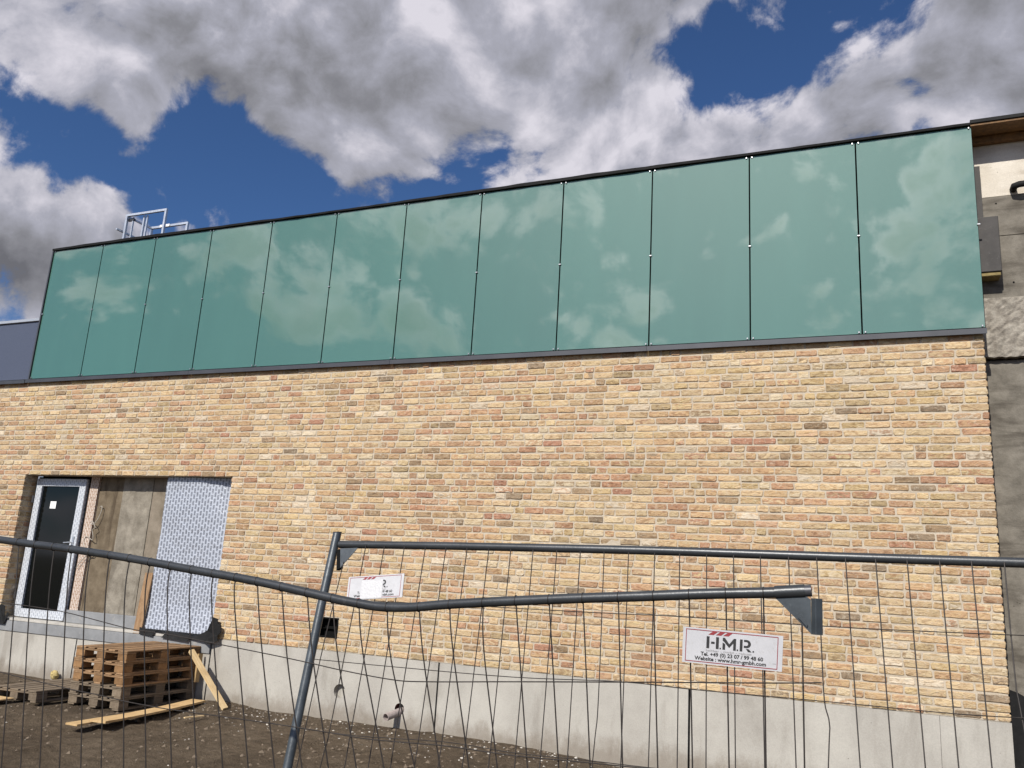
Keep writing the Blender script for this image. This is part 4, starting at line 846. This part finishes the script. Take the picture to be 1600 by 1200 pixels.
# ------------------------------------------------------------------ fence signs, lettered
def text_mesh(txt, size, bold=0.0, stretch=1.0):
    cu = bpy.data.curves.new('text', 'FONT'); cu.body = txt; cu.size = size; cu.offset = bold; cu.align_x = 'LEFT'; cu.resolution_u = 3
    o = bpy.data.objects.new('text', cu); col.objects.link(o)
    dg = bpy.context.evaluated_depsgraph_get(); me = bpy.data.meshes.new_from_object(o.evaluated_get(dg))
    bpy.data.objects.remove(o); bpy.data.curves.remove(cu)
    return [Vector((v.co.x * stretch, v.co.y)) for v in me.vertices], [tuple(p.vertices) for p in me.polygons]
SW, SH = 1.0, 0.37                              # sign design units (width 1)
def logo():
    """stencil capitals H. M. R. as polygons, unit height 1"""
    P_ = []
    def rect(x0, y0, x1, y1): P_.append([(x0, y0), (x1, y0), (x1, y1), (x0, y1)])
    rect(0, 0, .26, 1.0); rect(.42, .40, .74, .58); rect(.86, 0, 1.12, 1.0); rect(1.2, 0, 1.33, .13)
    P_.append([(1.46, 0), (1.70, 0), (1.70, .48), (1.46, .60)])
    P_.append([(1.46, .74), (1.46, 1.0), (1.66, 1.0), (2.06, .50), (2.46, 1.0), (2.66, 1.0), (2.66, 0), (2.42, 0), (2.42, .60), (2.06, .18), (1.60, .66)])
    rect(2.74, 0, 2.87, .13); rect(3.0, 0, 3.24, 1.0)
    arc = [(3.36, 1.0)] + [(3.62 + .36 * math.cos(math.pi / 2 - a * math.pi / 8), .66 + .34 * math.sin(math.pi / 2 - a * math.pi / 8)) for a in range(9)] + [(3.36, .32), (3.36, .50)]
    arc += [(3.60 + .13 * math.cos(-math.pi / 2 + a * math.pi / 6), .66 + .16 * math.sin(-math.pi / 2 + a * math.pi / 6)) for a in range(7)] + [(3.36, .82)]
    P_.append(arc); P_.append([(3.54, .26), (3.80, .24), (4.06, 0), (3.74, 0)]); rect(4.14, 0, 4.27, .13)
    return P_
def sign(quad, label, patched):
    """quad: upper left, upper right, lower right, lower left of the plate"""
    a, b_, c, d = [Vector(q) for q in quad]; cen = (a + b_ + c + d) / 4; nrm = (b_ - a).cross(d - a).normalized()
    if nrm.y > 0: nrm = -nrm
    root = thing('fence_sign', cen, label, 'sign', 'site fence signs')
    def pt(u_, v_, h): return a * (1 - u_) * (1 - v_) + b_ * u_ * (1 - v_) + c * u_ * v_ + d * (1 - u_) * v_ + nrm * h
    SHH = (d - a).length / (b_ - a).length
    pl = MB().add([pt(0, 0, 0), pt(1, 0, 0), pt(1, 1, 0), pt(0, 1, 0), pt(0, 0, -.003), pt(1, 0, -.003), pt(1, 1, -.003), pt(0, 1, -.003)], [(0, 1, 2, 3), (7, 6, 5, 4), (1, 0, 4, 5), (2, 1, 5, 6), (3, 2, 6, 7), (0, 3, 7, 4)]); pl.build('plate', 'sign_white', root)
    def polys(lst, name, m_, h=0.0006):
        mb = MB()
        for pg in lst:
            pts = [Vector((x, y, 0)) for x, y in pg]; mb.add([pt(x, y, h) for x, y in pg], [tuple(t_) for t_ in tessellate_polygon([pts])])
        return mb.build(name, m_, root)
    def rc(x0, y0, x1, y1): return [(x0, y0), (x1, y0), (x1, y1), (x0, y1)]
    bx0, bx1, by0, by1 = 0.03, 0.955, 0.045, 0.955; tw, th = 0.007, 0.022
    polys([rc(bx0, by0, bx1, by0 + th), rc(bx0, by1 - th, bx1, by1), rc(bx0, by0 + th, bx0 + tw, by1 - th), rc(bx1 - tw, by0 + th, bx1, by1 - th)], 'border', 'sign_red')
    polys([[(x + .035, by0 + th), (x + .085, by0 + th), (x + .045, by0 + th + .095), (x - .01, by0 + th + .095)] for x in (.27, .345, .42)], 'stripe', 'sign_red')
    def ok(x): return not patched or x < 0.245 or x > 0.64
    lx0, lsc, ly = 0.245, 0.112, 0.545
    lg = [[(lx0 + x * lsc, ly - y * .335) for x, y in pg] for pg in logo()]
    if patched: lg = [pg for pg in lg if min(p[0] for p in pg) > 0.61]
    polys(lg, 'logo', 'sign_ink')
    def text(txt, x0, x1, y, name, m_, bold):
        vs, fs = text_mesh(txt, 1.0, bold); w0 = max(v.x for v in vs); k = (x1 - x0) / w0; hk = {'slogan': 0.085, 'phone_line': 0.148, 'website_line': 0.148}[name]
        pts = [(x0 + v.x * k, y - v.y * hk) for v in vs]
        if patched: fs = [f for f in fs if all(ok(pts[i][0]) for i in f)]
        if not fs: return
        used = sorted({i for f in fs for i in f}); mp = {i: j for j, i in enumerate(used)}
        MB().add([pt(*pts[i], 0.0006) for i in used], [tuple(mp[i] for i in f) for f in fs]).build(name, m_, root)
    text('haltbar - mobil - robust', 0.24, 0.70, 0.635, 'slogan', 'sign_grey', 0.0)
    text('Tel. +49 (0) 23 07 / 99 48 60', 0.19, 0.815, 0.762, 'phone_line', 'sign_ink', 0.03)
    text('Website : www.hmr-gmbh.com', 0.13, 0.845, 0.895, 'website_line', 'sign_ink', 0.03)
    if patched: polys([rc(0.25, by0 + .15, 0.635, 0.97)], 'patch', 'sign_patch', 0.0012)
    else: polys([rc(0.905, 0.80, 0.94, 0.81)], 'scratch', 'sign_grey')
sign(SIGN_A, 'white sign with full black letters and red stripes, on the nearer battered fence', False)
sign(SIGN_B, 'white sign partly covered by a blank patch, on the farther fence beside the tilted post', True)
